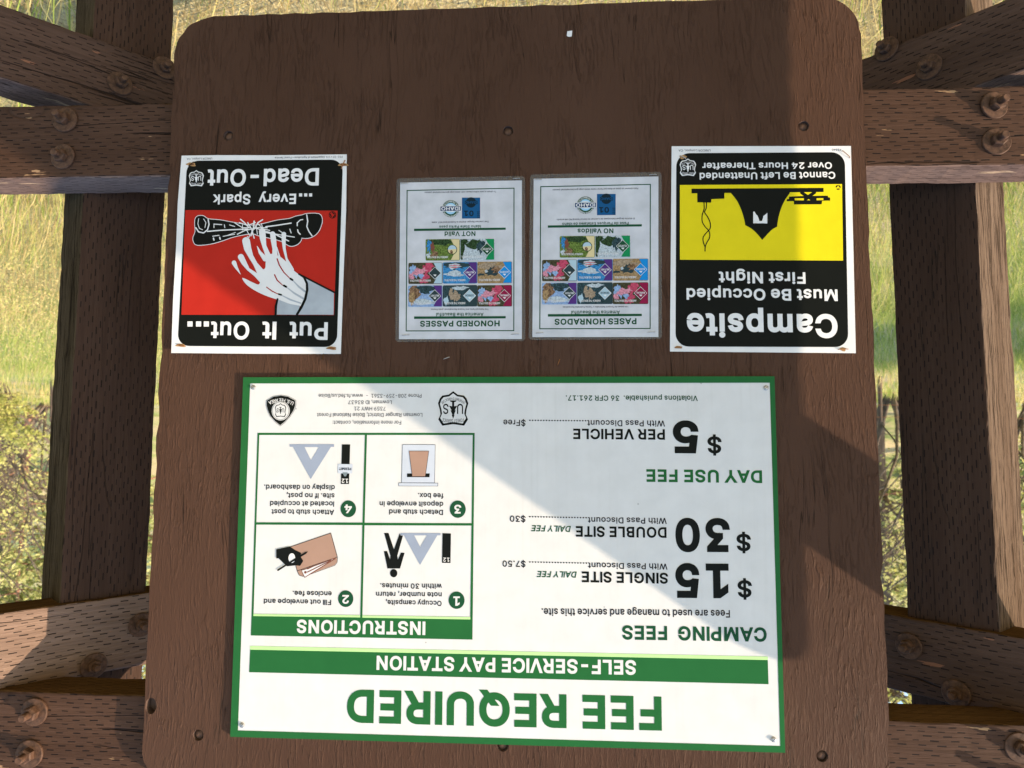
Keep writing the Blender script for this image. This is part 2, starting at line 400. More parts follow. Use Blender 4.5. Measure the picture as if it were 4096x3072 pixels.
# ------------------------------------------------------------------ lettering: glyph outlines drawn here as plain polygons
GL = json.loads('''{"\\u2022":[764,[[344,185,308,195,274,211,243,232,217,258,196,289,180,322,170,358,167,397,170,435,180,471,196,505,217,535,243,561,274,583,308,599,344,608,382,611,420,608,457,599,490,583,521,561,546,535,568,505,584,471,593,435,597,397,593,358,584,322,568,289,546,258,521,232,490,211,457,195,420,185,382,182]]],"A":[943,[[396,1000,543,1000,910,0,777,0,564,595,519,732,456,940,482,940,418,729,374,595,167,0,32,0],[216,391,727,391,727,279,216,279]]],"B":[897,[[118,1000,474,1000,539,996,597,984,646,964,688,938,722,906,749,869,767,827,779,783,783,735,780,695,773,660,760,629,734,591,700,562,661,540,619,524,619,515,651,510,682,499,714,483,743,460,769,432,791,399,808,361,818,317,821,268,818,219,806,173,787,131,759,94,722,62,677,35,623,16,558,4,485,0,118,0],[481,112,552,117,607,132,648,157,676,189,693,226,699,268,696,301,687,332,673,361,654,388,630,410,601,429,567,443,530,451,488,454,245,454,245,112],[468,561,520,566,566,582,593,598,616,618,635,642,649,669,658,699,660,732,655,773,640,811,614,843,578,868,531,883,472,888,245,888,245,561]]],"C":[1003,[[442,-6,366,14,295,49,233,96,180,156,137,227,105,308,86,399,79,499,86,600,105,691,137,773,180,844,233,903,295,951,366,986,442,1006,526,1013,599,1008,669,991,712,974,753,952,790,926,824,896,854,861,880,822,902,780,918,734,930,685,803,685,788,733,765,776,737,812,702,842,663,866,620,883,574,893,526,896,466,891,411,875,361,850,316,814,277,769,246,715,222,652,208,580,203,499,208,419,222,347,246,284,278,230,316,185,361,150,412,124,467,109,526,104,574,107,620,118,663,135,702,158,737,188,765,225,788,267,803,315,930,315,918,266,902,220,881,178,855,140,825,105,791,74,753,48,713,26,669,9,600,-8,526,-13]]],"D":[987,[[189,0,189,112,422,112,499,117,567,133,625,159,674,194,714,239,745,293,767,355,780,425,785,502,780,578,767,647,745,709,715,762,676,806,628,842,572,867,507,883,434,888,183,888,183,1000,443,1000,536,993,619,973,693,940,757,895,810,838,852,769,883,689,901,601,907,502,901,403,883,313,852,233,809,164,755,106,689,60,613,27,527,7,430,0],[245,0,118,0,118,1000,245,1000]]],"E":[823,[[118,1000,732,1000,732,888,245,888,245,562,699,562,699,450,245,450,245,112,738,112,738,0,118,0]]],"F":[806,[[118,1000,726,1000,726,888,245,888,245,547,681,547,681,435,245,435,245,0,118,0]]],"G":[1023,[[443,-6,365,14,294,49,231,97,179,156,136,227,104,309,85,399,79,499,85,600,104,691,136,773,179,844,231,903,293,951,362,986,438,1006,521,1013,572,1011,622,1003,669,990,714,972,755,950,793,922,827,891,857,857,883,818,904,777,921,733,932,685,802,685,784,732,761,773,733,809,700,839,662,864,620,882,573,892,521,896,464,891,410,876,360,850,315,815,277,770,246,715,222,652,208,580,203,499,208,419,222,348,246,285,278,231,317,186,362,150,413,125,469,109,528,104,582,108,632,120,678,140,718,167,751,201,779,242,799,289,811,341,815,398,854,391,556,391,556,503,940,503,940,393,934,315,916,243,886,179,846,122,798,75,740,37,676,9,605,-8,528,-13]]],"H":[1016,[[118,1000,245,1000,245,568,771,568,771,1000,898,1000,898,0,771,0,771,456,245,456,245,0,118,0]]],"I":[591,[[61,112,232,112,232,888,61,888,61,1000,530,1000,530,888,359,888,359,112,530,112,530,0,61,0]]],"J":[779,[[281,-5,209,21,148,64,112,107,86,159,70,218,65,286,65,340,192,340,192,286,197,229,213,183,239,146,274,119,315,103,364,98,411,103,453,119,487,146,513,183,529,229,534,286,534,1000,661,1000,661,286,656,218,640,159,614,107,578,64,518,21,446,-5,364,-13]]],"K":[917,[[205,425,273,513,343,596,416,677,715,1000,881,1000,454,542,448,543,205,286],[118,1000,245,1000,245,657,244,442,245,380,245,0,118,0],[369,509,448,608,882,0,732,0]]],"L":[772,[[118,1000,245,1000,245,112,710,112,710,0,118,0]]],"M":[1235,[[118,1000,298,1000,545,368,565,312,588,241,612,165,632,96,604,96,625,162,649,238,672,311,693,368,936,1000,1116,1000,1116,0,991,0,991,572,992,643,993,725,995,812,997,899,1008,899,978,805,947,713,919,633,896,572,672,0,562,0,335,572,313,631,285,710,254,801,220,899,234,899,236,818,238,731,239,646,240,572,240,0,118,0]]],"N":[1029,[[118,1000,268,1000,674,359,713,296,762,210,813,108,796,105,788,213,785,309,784,383,784,1000,911,1000,911,0,760,0,397,570,349,650,291,749,211,889,234,892,240,754,244,645,246,572,246,0,118,0]]],"O":[1048,[[442,-6,366,14,296,49,233,96,181,156,137,227,105,308,86,399,79,499,86,600,105,691,137,773,181,844,233,903,296,951,366,986,442,1006,525,1013,608,1006,684,986,754,951,816,903,869,844,912,773,944,691,963,600,969,499,963,399,944,308,912,227,869,156,816,96,754,49,684,14,608,-6,525,-13],[583,109,637,124,687,149,732,184,771,229,803,283,827,347,841,419,846,499,841,581,827,653,803,717,771,771,732,816,687,851,637,876,583,891,525,896,467,891,413,876,362,850,317,815,278,770,246,716,222,653,208,580,203,499,208,419,222,347,246,284,278,229,317,185,362,150,413,124,467,109,525,104]]],"P":[874,[[118,1000,462,1000,535,995,599,981,653,958,699,927,737,889,766,845,787,795,799,741,803,683,799,626,787,572,766,522,737,477,699,439,653,407,599,384,535,370,462,365,215,365,215,477,457,477,506,479,548,488,584,503,613,523,637,548,655,577,667,610,675,645,677,683,675,722,667,757,655,789,637,818,613,842,584,862,548,877,505,886,456,889,245,889,245,0,118,0]]],"Q":[1048,[[615,313,726,166,754,128,921,-94,788,-94,679,52,651,90,482,313],[442,-6,366,14,296,49,233,96,181,156,137,227,105,308,86,399,79,499,86,600,105,691,137,773,181,844,233,903,296,951,366,986,442,1006,525,1013,608,1006,684,986,754,951,816,903,869,844,912,773,944,691,963,600,969,499,963,399,944,308,912,227,869,156,816,96,754,49,684,14,608,-6,525,-13],[583,109,637,124,687,149,732,184,771,229,803,283,827,347,841,419,846,499,841,581,827,653,803,717,771,771,732,816,687,851,637,876,583,891,525,896,467,891,413,876,362,850,317,815,278,770,246,716,222,653,208,580,203,499,208,419,222,347,246,284,278,229,317,185,362,150,413,124,467,109,525,104]]],"R":[883,[[118,1000,464,1000,536,996,600,982,655,960,701,931,738,894,767,851,788,803,801,750,805,692,801,634,788,582,767,534,738,491,701,456,654,427,599,406,536,393,464,389,189,389,189,501,459,501,508,504,550,512,585,524,615,542,638,564,656,591,669,621,676,655,679,692,676,730,669,765,656,796,638,823,614,846,585,864,549,878,507,886,458,889,245,889,245,0,118,0],[452,450,595,450,841,0,694,0]]],"S":[878,[[370,-13,307,-2,251,18,201,45,159,78,126,118,100,163,83,214,75,268,205,268,212,232,224,200,243,172,266,149,295,130,327,115,381,101,440,97,484,99,524,106,562,118,596,135,624,156,648,181,665,209,676,240,679,274,676,304,667,330,653,352,622,379,582,402,481,437,361,470,285,497,221,529,169,568,132,615,110,670,102,732,107,786,122,836,147,880,181,919,222,952,270,979,325,998,383,1010,446,1013,510,1010,568,998,621,978,668,952,708,920,741,882,766,839,782,793,788,743,663,743,652,789,629,828,594,860,550,883,499,897,442,901,382,896,329,880,299,864,273,845,253,822,238,796,229,768,226,738,230,706,240,679,257,656,292,627,333,606,417,577,519,549,612,518,660,496,705,467,744,432,776,388,791,354,800,316,803,272,798,220,784,170,760,125,727,84,685,49,636,21,578,0,512,-13,440,-17]]],"T":[882,[[62,1000,819,1000,819,888,505,888,505,0,379,0,379,888,62,888]]],"U":[1017,[[433,-11,365,4,303,30,248,65,203,107,166,157,140,213,123,274,118,340,118,1000,244,1000,244,350,248,304,259,261,277,222,301,187,331,158,368,134,410,116,457,105,509,101,561,105,608,116,650,134,686,158,716,187,740,222,758,261,768,304,772,350,772,1000,899,1000,899,340,893,274,877,213,850,157,814,107,768,65,714,30,653,4,584,-11,509,-16]]],"V":[943,[[32,1000,166,1000,378,405,423,270,487,60,461,60,525,271,569,405,776,1000,910,1000,546,0,401,0]]],"W":[1349,[[32,1000,162,1000,321,385,345,286,367,184,387,78,372,78,393,184,415,286,440,385,602,1000,746,1000,907,385,933,286,956,184,977,78,960,78,981,184,1003,286,1028,385,1186,1000,1316,1000,1042,0,895,0,723,635,691,769,660,934,687,934,658,776,625,635,453,0,305,0]]],"X":[932,[[427,559,427,464,58,1000,205,1000,350,787,401,710,439,647,479,574,456,574,495,646,534,710,587,787,734,1000,877,1000,509,470,509,564,896,0,750,0,574,254,528,324,491,384,453,454,481,454,443,386,405,326,357,254,180,0,36,0]]],"Y":[928,[[400,409,32,1000,179,1000,378,677,437,574,491,453,440,453,494,576,551,677,749,1000,895,1000,527,409,527,0,400,0]]],"Z":[862,[[82,91,538,757,602,846,670,935,684,893,561,889,438,888,79,888,79,1000,780,1000,780,907,332,253,263,158,191,65,177,107,299,111,421,112,785,112,785,0,82,0]]],"a":[765,[[268,-14,226,-5,186,10,150,30,119,56,94,88,75,124,63,166,60,212,63,252,71,287,85,316,114,352,152,380,197,400,246,414,350,432,459,446,496,452,521,462,533,471,539,484,542,501,542,505,537,547,524,583,502,612,471,633,432,646,385,650,335,646,293,634,259,615,231,591,211,565,197,538,81,572,100,615,125,650,154,680,187,704,223,724,261,738,321,751,381,756,423,753,470,746,517,731,562,708,589,688,613,661,634,630,649,591,659,546,662,494,662,0,544,0,544,102,536,102,519,76,495,48,464,23,423,2,374,-12,314,-17],[377,92,415,101,448,115,476,135,499,157,518,183,531,211,539,241,542,271,542,373,530,365,510,358,455,346,394,337,345,330,264,312,230,296,203,274,191,255,183,233,181,206,185,171,200,142,224,119,255,103,292,93,335,89]]],"b":[834,[[408,-13,371,-6,339,7,300,33,271,61,232,115,220,115,220,0,103,0,103,1000,223,1000,223,628,232,628,270,680,299,708,337,733,369,745,406,753,450,756,510,750,565,735,615,709,659,673,697,628,727,575,749,514,763,446,767,371,763,296,749,228,727,166,697,113,660,68,616,32,566,5,511,-11,451,-16],[477,96,515,108,549,129,578,156,602,190,621,229,634,273,642,321,645,372,642,423,634,470,621,513,603,552,579,585,550,612,516,632,477,644,433,648,389,644,351,633,317,613,288,587,264,555,246,517,232,473,224,425,221,372,224,319,232,270,246,226,265,187,289,154,318,128,352,108,390,96,433,92]]],"c":[778,[[343,-11,283,5,230,32,182,69,142,114,110,167,86,228,72,295,67,368,72,443,86,511,110,572,142,626,182,671,230,707,283,734,343,750,407,756,461,752,511,741,558,724,600,700,637,669,668,633,693,591,711,544,595,515,585,543,571,568,553,591,531,611,505,627,476,639,443,646,407,648,361,644,320,631,285,610,256,581,232,547,213,508,200,464,192,418,189,368,192,320,200,274,213,231,232,192,256,158,285,130,320,108,361,96,407,91,444,94,477,101,506,114,532,130,555,150,573,174,588,201,598,230,713,201,696,153,671,110,639,73,602,42,559,17,512,-1,461,-12,407,-16]]],"d":[834,[[324,-11,269,5,219,32,175,68,138,113,107,166,85,228,72,296,67,371,72,446,85,514,108,575,138,628,176,673,220,709,270,735,325,750,385,756,428,753,466,745,497,733,536,708,565,680,602,628,611,628,611,1000,731,1000,731,0,615,0,615,115,603,115,564,61,534,33,496,7,464,-6,427,-13,384,-16],[445,96,483,108,517,128,546,154,570,187,589,226,602,270,610,319,613,372,610,425,602,473,589,517,570,555,547,587,518,613,484,633,445,644,402,648,358,644,318,632,284,612,255,585,232,552,213,513,200,470,192,423,189,372,192,321,200,273,213,229,232,190,256,156,285,129,319,108,358,96,402,92]]],"e":[794,[[348,-11,285,5,230,32,182,69,142,113,109,167,86,227,72,294,67,367,72,441,86,508,109,569,140,624,179,669,226,706,280,734,339,750,403,756,464,751,522,735,560,719,595,697,628,670,657,637,682,599,702,554,717,503,726,445,730,381,730,333,147,333,147,434,664,434,609,397,606,445,598,488,585,528,567,563,544,593,516,617,483,635,446,645,403,649,360,645,322,634,288,616,258,592,234,563,214,530,200,493,191,455,189,415,189,349,192,297,201,250,217,209,239,173,265,144,297,121,333,104,373,94,417,91,460,94,499,104,532,120,561,143,584,172,601,207,717,179,703,142,684,108,659,77,629,50,594,27,555,9,513,-5,466,-13,417,-16]]],"f":[499,[[448,643,13,643,13,746,448,746],[158,848,162,889,172,924,188,955,210,981,236,1003,266,1020,316,1036,368,1042,437,1036,477,1024,447,921,422,928,383,932,350,928,323,919,303,904,290,883,281,856,279,823,279,0,158,0]]],"g":[836,[[354,-294,306,-286,263,-274,207,-249,162,-216,126,-178,99,-136,199,-80,239,-130,267,-154,303,-173,349,-187,407,-191,463,-186,513,-172,555,-148,587,-113,606,-68,612,-11,612,134,602,134,563,82,534,54,496,31,464,19,427,12,383,9,325,14,271,28,221,52,177,85,139,127,108,177,85,236,72,302,67,376,72,449,85,516,108,577,139,629,176,673,221,709,271,735,326,750,385,756,429,753,467,746,498,733,537,708,566,680,605,627,615,627,615,746,732,746,732,-17,727,-78,713,-131,689,-177,656,-214,617,-244,571,-267,520,-283,465,-293,407,-296],[446,120,484,130,518,148,547,172,571,202,590,238,603,280,611,327,614,379,611,430,603,476,590,519,571,556,548,588,519,614,485,633,446,644,403,648,359,644,319,632,285,612,256,586,232,554,213,516,200,474,192,428,189,379,192,328,200,282,214,241,233,204,257,174,286,149,320,131,359,120,403,116]]],"h":[806,[[223,0,103,0,103,1000,223,1000,223,565,201,565,227,627,260,676,299,712,344,736,393,751,447,756,495,752,540,742,580,724,616,700,646,669,670,631,688,585,698,532,702,472,702,0,582,0,582,462,577,516,562,562,537,598,503,625,461,642,413,647,378,644,346,637,316,624,289,606,267,583,248,556,235,523,226,487,223,446]]],"i":[328,[[103,746,223,746,223,0,103,0],[143,873,123,881,106,894,92,910,84,929,81,950,84,971,92,990,106,1006,123,1019,143,1027,164,1030,187,1027,206,1019,224,1006,237,990,246,971,248,950,246,929,237,910,224,894,206,881,187,873,164,870]]],"j":[328,[[223,746,223,-59,221,-103,213,-142,200,-178,181,-208,157,-234,127,-254,93,-269,53,-278,7,-281,-19,-281,-19,-170,4,-170,35,-167,61,-157,80,-141,93,-119,101,-91,103,-57,103,746],[142,873,122,881,105,894,91,910,83,929,81,950,83,971,91,990,105,1006,122,1019,142,1027,164,1030,186,1027,206,1019,223,1006,237,990,245,971,248,950,245,929,237,910,223,894,206,881,186,873,164,870]]],"k":[748,[[216,416,237,416,559,746,708,746,362,392,348,392,216,268],[103,1000,223,1000,223,0,103,0],[291,365,376,450,732,0,578,0]]],"l":[372,[[221,0,178,15,145,40,122,73,108,115,103,166,103,1000,223,1000,223,194,227,151,236,122,248,111,265,104,287,102,315,103,334,107,355,5,318,-2,274,-5]]],"m":[1199,[[103,746,220,746,221,581,211,581,224,618,240,651,260,680,297,715,338,739,384,754,431,759,482,754,527,737,565,709,595,672,617,629,631,579,614,579,625,614,642,646,663,674,702,710,748,737,801,754,858,759,901,756,940,747,977,731,1011,709,1039,680,1063,646,1080,604,1091,556,1095,501,1095,0,974,0,974,499,969,548,954,586,929,615,897,634,861,646,823,650,776,644,736,629,703,603,679,570,664,531,659,486,659,0,539,0,539,511,534,550,520,583,497,611,467,633,432,645,392,650,350,645,310,629,286,613,265,593,247,568,234,539,226,506,223,468,223,0,103,0]]],"n":[805,[[223,0,103,0,103,746,219,746,220,565,201,565,227,627,260,676,299,712,344,736,393,751,447,756,495,752,540,742,580,724,615,700,645,669,669,631,688,585,698,532,702,472,702,0,582,0,582,462,577,516,562,562,537,598,503,625,461,642,413,647,378,644,346,637,316,624,289,606,267,583,248,556,235,523,226,487,223,446]]],"o":[816,[[343,-11,283,5,230,32,182,69,142,114,110,167,86,228,72,295,67,368,72,443,86,511,110,572,142,626,182,671,230,707,283,734,343,750,407,756,473,750,533,734,587,707,634,671,674,626,706,572,730,511,744,443,749,368,744,295,730,228,706,167,674,114,634,69,587,32,533,5,473,-11,407,-16],[455,96,496,108,531,130,561,158,585,192,604,231,617,274,625,320,628,368,625,417,617,464,604,507,585,547,561,581,531,610,496,631,455,644,407,648,361,644,320,631,285,610,256,581,232,547,213,508,200,464,192,418,189,368,192,320,200,274,213,231,232,192,256,158,285,130,320,108,361,96,407,91]]],"p":[834,[[103,746,220,746,220,628,232,628,270,680,299,708,337,733,369,745,406,753,450,756,510,750,565,735,615,709,659,673,697,628,727,575,749,514,763,446,767,371,763,296,749,228,727,166,697,113,660,68,616,32,566,5,511,-11,451,-16,408,-13,371,-6,339,7,301,33,271,61,232,115,223,115,223,-281,103,-281],[477,96,515,108,549,129,578,156,602,190,621,229,634,273,642,321,645,372,642,423,634,470,621,513,603,552,579,585,550,612,516,632,477,644,433,648,389,644,351,633,317,613,288,587,264,555,246,517,232,473,224,425,221,372,224,319,232,270,246,226,265,187,289,154,318,128,352,108,390,96,433,92]]],"q":[834,[[611,-281,611,115,602,115,564,61,534,33,496,7,464,-6,427,-13,384,-16,324,-11,269,5,219,32,175,68,138,113,107,166,85,228,72,296,67,371,72,446,85,514,108,575,138,628,176,673,220,709,270,735,325,750,385,756,428,753,466,745,497,733,536,708,565,680,603,628,615,628,615,746,731,746,731,-281],[445,96,483,108,517,128,546,154,570,187,589,226,602,270,610,319,613,372,610,425,602,473,589,517,570,555,547,587,518,613,484,633,445,644,402,648,358,644,318,632,284,612,255,585,232,552,213,513,200,470,192,423,189,372,192,321,200,273,213,229,232,190,256,156,285,129,319,108,358,96,402,92]]],"r":[509,[[103,746,219,746,219,631,227,631,244,666,268,696,300,722,336,741,376,753,419,756,451,756,479,754,479,634,452,638,407,640,357,635,313,618,287,602,265,582,247,557,234,530,226,499,223,466,223,0,103,0]]],"s":[717,[[308,-14,262,-6,220,7,183,24,150,47,121,74,98,107,81,144,70,185,185,209,198,172,218,142,244,118,276,102,314,93,356,89,405,93,446,104,481,122,506,146,522,173,527,202,524,227,515,248,499,267,465,289,417,305,293,334,231,353,181,378,142,409,114,446,98,489,92,538,96,579,108,617,128,652,155,682,188,707,226,728,270,743,317,753,368,756,416,753,460,745,499,732,533,715,563,693,588,667,617,622,637,570,527,545,515,572,499,597,477,620,449,639,412,650,368,654,326,650,289,640,257,623,233,600,218,574,213,545,217,519,227,497,244,478,282,456,338,438,451,411,513,392,563,368,602,337,629,300,646,258,651,209,647,167,635,128,614,93,586,61,552,34,511,13,464,-3,413,-13,358,-16]]],"t":[447,[[401,643,13,643,13,746,401,746],[248,926,248,192,250,162,256,138,267,120,284,108,306,100,335,98,364,100,397,105,419,3,377,-5,331,-8,271,-2,221,14,181,42,151,80,133,127,128,183,128,926]]],"u":[806,[[310,-7,266,4,226,21,190,45,160,77,136,115,118,161,107,214,103,273,103,746,223,746,223,283,229,229,244,184,269,147,303,120,345,104,393,99,428,101,460,109,490,122,516,140,539,163,557,190,571,223,579,259,582,300,582,746,702,746,702,0,586,0,586,181,604,181,578,118,545,69,505,33,461,9,412,-5,358,-10]]],"v":[765,[[34,746,166,746,325,305,367,171,404,41,362,41,399,171,440,305,599,746,730,746,445,0,319,0]]],"w":[1115,[[44,746,171,746,262,420,302,268,344,81,324,81,365,265,405,420,495,746,622,746,711,420,750,267,791,81,769,81,812,266,852,420,944,746,1070,746,844,0,724,0,627,338,599,442,571,551,544,664,571,664,544,551,516,442,487,338,391,0,270,0]]],"x":[744,[[337,429,336,336,56,746,197,746,290,601,352,498,407,405,345,405,398,498,458,601,554,746,691,746,410,332,410,421,703,0,564,0,454,168,393,267,340,357,402,357,351,267,291,168,180,0,41,0]]],"y":[765,[[121,-168,140,-172,174,-177,204,-175,231,-165,256,-145,278,-114,296,-70,319,-3,34,746,166,746,325,305,367,170,404,41,361,41,398,171,440,305,600,746,730,746,401,-114,376,-167,347,-210,313,-243,274,-267,230,-281,180,-285,127,-281,93,-272]]],"z":[748,[[82,90,499,628,499,635,94,635,94,746,654,746,654,650,248,118,248,111,666,111,666,0,82,0]]],"0":[891,[[375,-7,312,14,255,47,207,94,167,152,135,223,112,305,99,397,94,499,99,602,113,694,136,776,168,847,208,906,256,952,312,986,375,1007,446,1013,516,1007,579,986,635,952,683,906,723,847,755,776,778,694,792,602,797,499,792,397,778,305,755,223,724,152,684,94,636,47,580,14,516,-7,446,-13],[492,103,534,118,570,145,602,181,628,227,649,283,664,347,673,419,676,499,673,581,664,653,649,717,628,773,602,819,570,855,534,882,492,898,446,903,399,898,357,882,320,855,289,819,263,773,242,717,227,653,218,581,215,499,218,419,227,347,242,283,263,227,289,181,320,145,357,118,399,103,446,97]]],"1":[891,[[150,107,768,107,768,0,150,0],[542,0,417,0,417,881,411,881,169,703,169,839,390,1000,542,1000]]],"2":[891,[[126,93,460,450,555,555,587,600,611,642,625,685,630,730,627,764,618,795,605,823,586,847,564,867,537,883,491,898,440,903,402,901,369,893,339,880,312,862,290,839,273,813,260,782,252,749,250,711,129,711,133,769,147,822,169,869,200,912,237,947,281,976,331,997,384,1009,442,1013,500,1009,553,997,601,976,644,948,680,915,710,875,732,831,745,783,749,732,744,677,729,624,702,569,660,508,602,437,525,353,300,119,300,111,765,111,765,0,126,0]]],"3":[891,[[369,-10,313,1,261,19,213,44,172,75,138,113,111,156,94,205,86,259,215,259,221,226,232,197,249,171,270,149,295,131,325,116,374,103,430,98,488,103,541,119,571,136,597,157,618,183,634,212,644,246,647,285,644,320,635,354,621,386,601,414,574,439,540,459,499,474,451,484,395,487,308,487,308,588,566,881,566,889,137,889,137,1000,732,1000,732,905,415,547,415,568,486,570,549,562,606,542,655,514,696,479,729,437,753,390,768,339,772,285,768,229,753,177,728,130,695,88,655,53,607,24,553,3,493,-9,428,-13]]],"4":[891,[[78,311,485,1000,611,1000,213,326,213,319,812,319,812,207,78,207],[554,238,554,287,554,624,674,624,674,0,554,0]]],"5":[891,[[377,-10,324,2,275,22,231,48,194,80,163,118,139,161,124,207,117,256,240,256,245,227,256,200,271,175,302,143,341,118,385,103,435,98,474,101,510,111,543,127,572,148,597,174,617,205,632,240,641,278,644,319,641,360,632,399,616,435,596,466,570,493,540,515,506,531,469,541,428,544,378,540,329,528,285,508,252,483,132,497,189,1000,720,1000,720,889,296,889,263,593,268,593,305,619,349,639,399,651,451,656,495,653,538,645,578,631,615,612,648,589,678,561,705,529,727,493,745,454,758,412,766,368,768,321,764,259,749,201,725,149,693,102,653,62,607,30,554,6,497,-9,435,-13]]],"6":[891,[[385,-9,330,5,280,29,235,61,197,100,166,146,143,199,129,256,125,318,128,367,139,417,157,470,201,560,270,669,496,1000,633,1000,297,513,286,513,302,541,324,565,352,587,385,603,421,614,462,617,520,613,573,600,621,579,663,550,698,514,727,471,748,423,760,368,764,309,760,249,746,193,723,143,692,98,654,59,609,28,559,5,504,-9,445,-13],[482,98,517,108,548,123,575,144,599,169,618,199,632,233,641,269,644,309,641,349,632,386,618,419,599,449,575,474,548,494,517,509,482,518,445,521,408,518,373,510,342,495,314,474,290,450,271,420,257,387,248,351,246,311,248,271,257,234,271,200,290,170,314,144,342,123,373,108,408,98,445,95]]],"7":[891,[[636,881,636,889,122,889,122,1000,768,1000,768,882,324,0,191,0]]],"8":[891,[[380,-9,321,3,266,22,219,49,178,82,146,121,121,166,107,214,102,266,105,307,113,346,128,384,147,418,171,448,199,474,230,495,264,511,300,520,300,525,254,542,215,569,182,605,158,648,143,696,138,748,143,797,156,842,178,884,208,921,244,953,287,979,335,998,388,1010,445,1013,501,1010,554,998,602,979,644,953,681,921,710,884,733,842,746,797,750,748,745,696,731,649,706,605,674,569,635,542,591,525,591,520,626,511,659,495,690,474,718,448,742,418,761,384,776,346,785,307,788,266,783,214,768,166,744,121,711,82,671,49,623,22,569,3,509,-9,445,-13],[487,99,526,106,560,118,590,135,615,155,635,180,650,208,659,239,662,272,659,308,649,341,634,371,612,397,587,420,556,438,522,452,485,460,445,462,404,460,367,452,333,438,302,420,276,397,255,371,239,341,230,308,227,272,230,239,239,208,253,180,274,155,299,135,329,118,364,106,402,99,445,97],[495,574,539,590,564,606,586,626,604,650,617,677,625,706,628,738,625,770,617,800,605,826,587,849,566,868,541,884,496,899,445,904,393,899,349,884,323,868,302,849,284,826,271,800,264,770,261,738,264,706,271,677,284,650,302,626,323,606,349,590,394,574,445,569]]],"9":[891,[[504,1009,559,995,610,971,654,939,692,900,723,854,746,801,760,744,764,682,761,633,750,583,733,530,688,440,619,331,394,0,256,0,593,487,604,487,588,459,565,435,537,413,505,397,468,386,428,383,370,387,317,400,269,421,227,450,192,486,163,529,142,577,129,632,125,691,129,752,143,807,166,858,198,903,235,941,280,972,330,995,385,1009,444,1013],[408,902,374,892,342,877,314,856,291,831,272,801,258,767,249,731,246,691,249,651,258,614,272,581,291,551,314,526,342,506,374,491,408,482,444,479,482,482,516,490,548,505,575,526,599,550,618,580,632,613,641,649,644,689,641,729,632,766,618,800,599,830,576,856,548,877,517,892,482,902,444,905]]],"$":[878,[[397,1146,481,1146,481,-146,397,-146],[370,-13,307,-2,251,18,201,45,159,78,126,118,100,163,83,214,75,268,205,268,212,232,224,200,243,172,266,149,295,130,327,115,381,101,440,97,484,99,524,106,562,118,596,135,624,156,648,181,665,209,676,240,679,274,676,304,667,330,653,352,622,379,582,402,481,437,361,470,285,497,221,529,169,568,132,615,110,670,102,732,107,786,122,836,147,880,181,919,222,952,270,979,325,998,383,1010,446,1013,510,1010,568,998,621,978,668,952,708,920,741,882,766,839,782,793,788,743,663,743,652,789,629,828,594,860,550,883,499,897,442,901,382,896,329,880,299,864,273,845,253,822,238,796,229,768,226,738,230,706,240,679,257,656,292,627,333,606,417,577,519,549,612,518,660,496,705,467,744,432,776,388,791,354,800,316,803,272,798,220,784,170,760,125,727,84,685,49,636,21,578,0,512,-13,440,-17]]],".":[369,[[164,-6,143,3,124,17,109,36,100,57,97,81,100,104,109,126,124,144,143,159,164,168,187,170,211,168,232,159,251,144,266,126,274,104,277,81,274,57,266,36,251,17,232,3,211,-6,187,-9]]],",":[369,[[133,140,269,140,166,-235,74,-235]]],":":[369,[[164,-6,143,3,124,17,109,36,100,57,97,81,100,104,109,126,124,144,143,159,164,168,187,170,211,168,232,159,251,144,266,126,274,104,277,81,274,57,266,36,251,17,232,3,211,-6,187,-9],[164,535,143,544,124,558,109,577,100,598,97,621,100,645,109,667,124,685,143,700,164,709,187,711,211,709,232,700,251,685,266,667,274,645,277,621,274,598,266,577,251,558,232,544,211,535,187,532]]],"-":[891,[[662,369,224,369,224,481,662,481]]],"/":[490,[[140,-150,28,-150,350,1047,462,1047]]],"&":[880,[[324,-9,268,3,217,23,173,50,136,83,106,122,84,165,71,212,67,262,70,302,79,339,93,372,125,418,166,461,276,548,425,659,465,692,500,737,511,764,515,796,511,826,500,852,483,875,459,892,430,903,396,906,361,902,330,891,305,872,285,848,273,818,269,784,273,748,286,714,332,643,401,558,860,0,715,0,337,455,238,575,200,626,172,676,159,710,151,746,148,783,152,826,162,865,179,901,201,932,230,959,264,981,303,997,346,1006,393,1009,441,1006,484,997,522,981,556,959,584,933,606,903,623,869,633,833,636,795,632,751,619,711,599,673,573,639,541,606,503,576,303,428,251,384,216,343,202,316,193,288,191,258,193,227,201,198,215,172,233,149,255,129,282,113,327,97,379,91,418,94,457,102,494,116,546,147,592,188,619,220,642,257,661,298,675,342,683,390,686,441,801,441,799,381,792,328,780,283,756,226,729,182,679,122,654,92,619,60,579,34,533,13,484,-2,435,-10,387,-13]]]," ":[369,[]]}''')
GL['I'] = [236, [[52, 0, 52, 1000, 178, 1000, 178, 0]]]
GL['l'] = [220, [[46, 0, 46, 1020, 166, 1020, 166, 0]]]
def cdt(pts, edges):
    r = delaunay_2d_cdt([Vector(p) for p in pts], edges, [], 0, 1e-7)
    return np.array([tuple(v) for v in r[0]]), [f for f in r[2]]
def winding(c, polys):
    w = np.zeros(len(c), int)
    for p in polys:
        a = np.asarray(p); b_ = np.roll(a, -1, 0)
        for (x0, y0), (x1, y1) in zip(a, b_):
            if y0 == y1: continue
            cr = (x1 - x0) * (c[:, 1] - y0) - (c[:, 0] - x0) * (y1 - y0)
            w += ((y0 <= c[:, 1]) & (c[:, 1] < y1) & (cr > 0)).astype(int)
            w -= ((y1 <= c[:, 1]) & (c[:, 1] < y0) & (cr < 0)).astype(int)
    return w
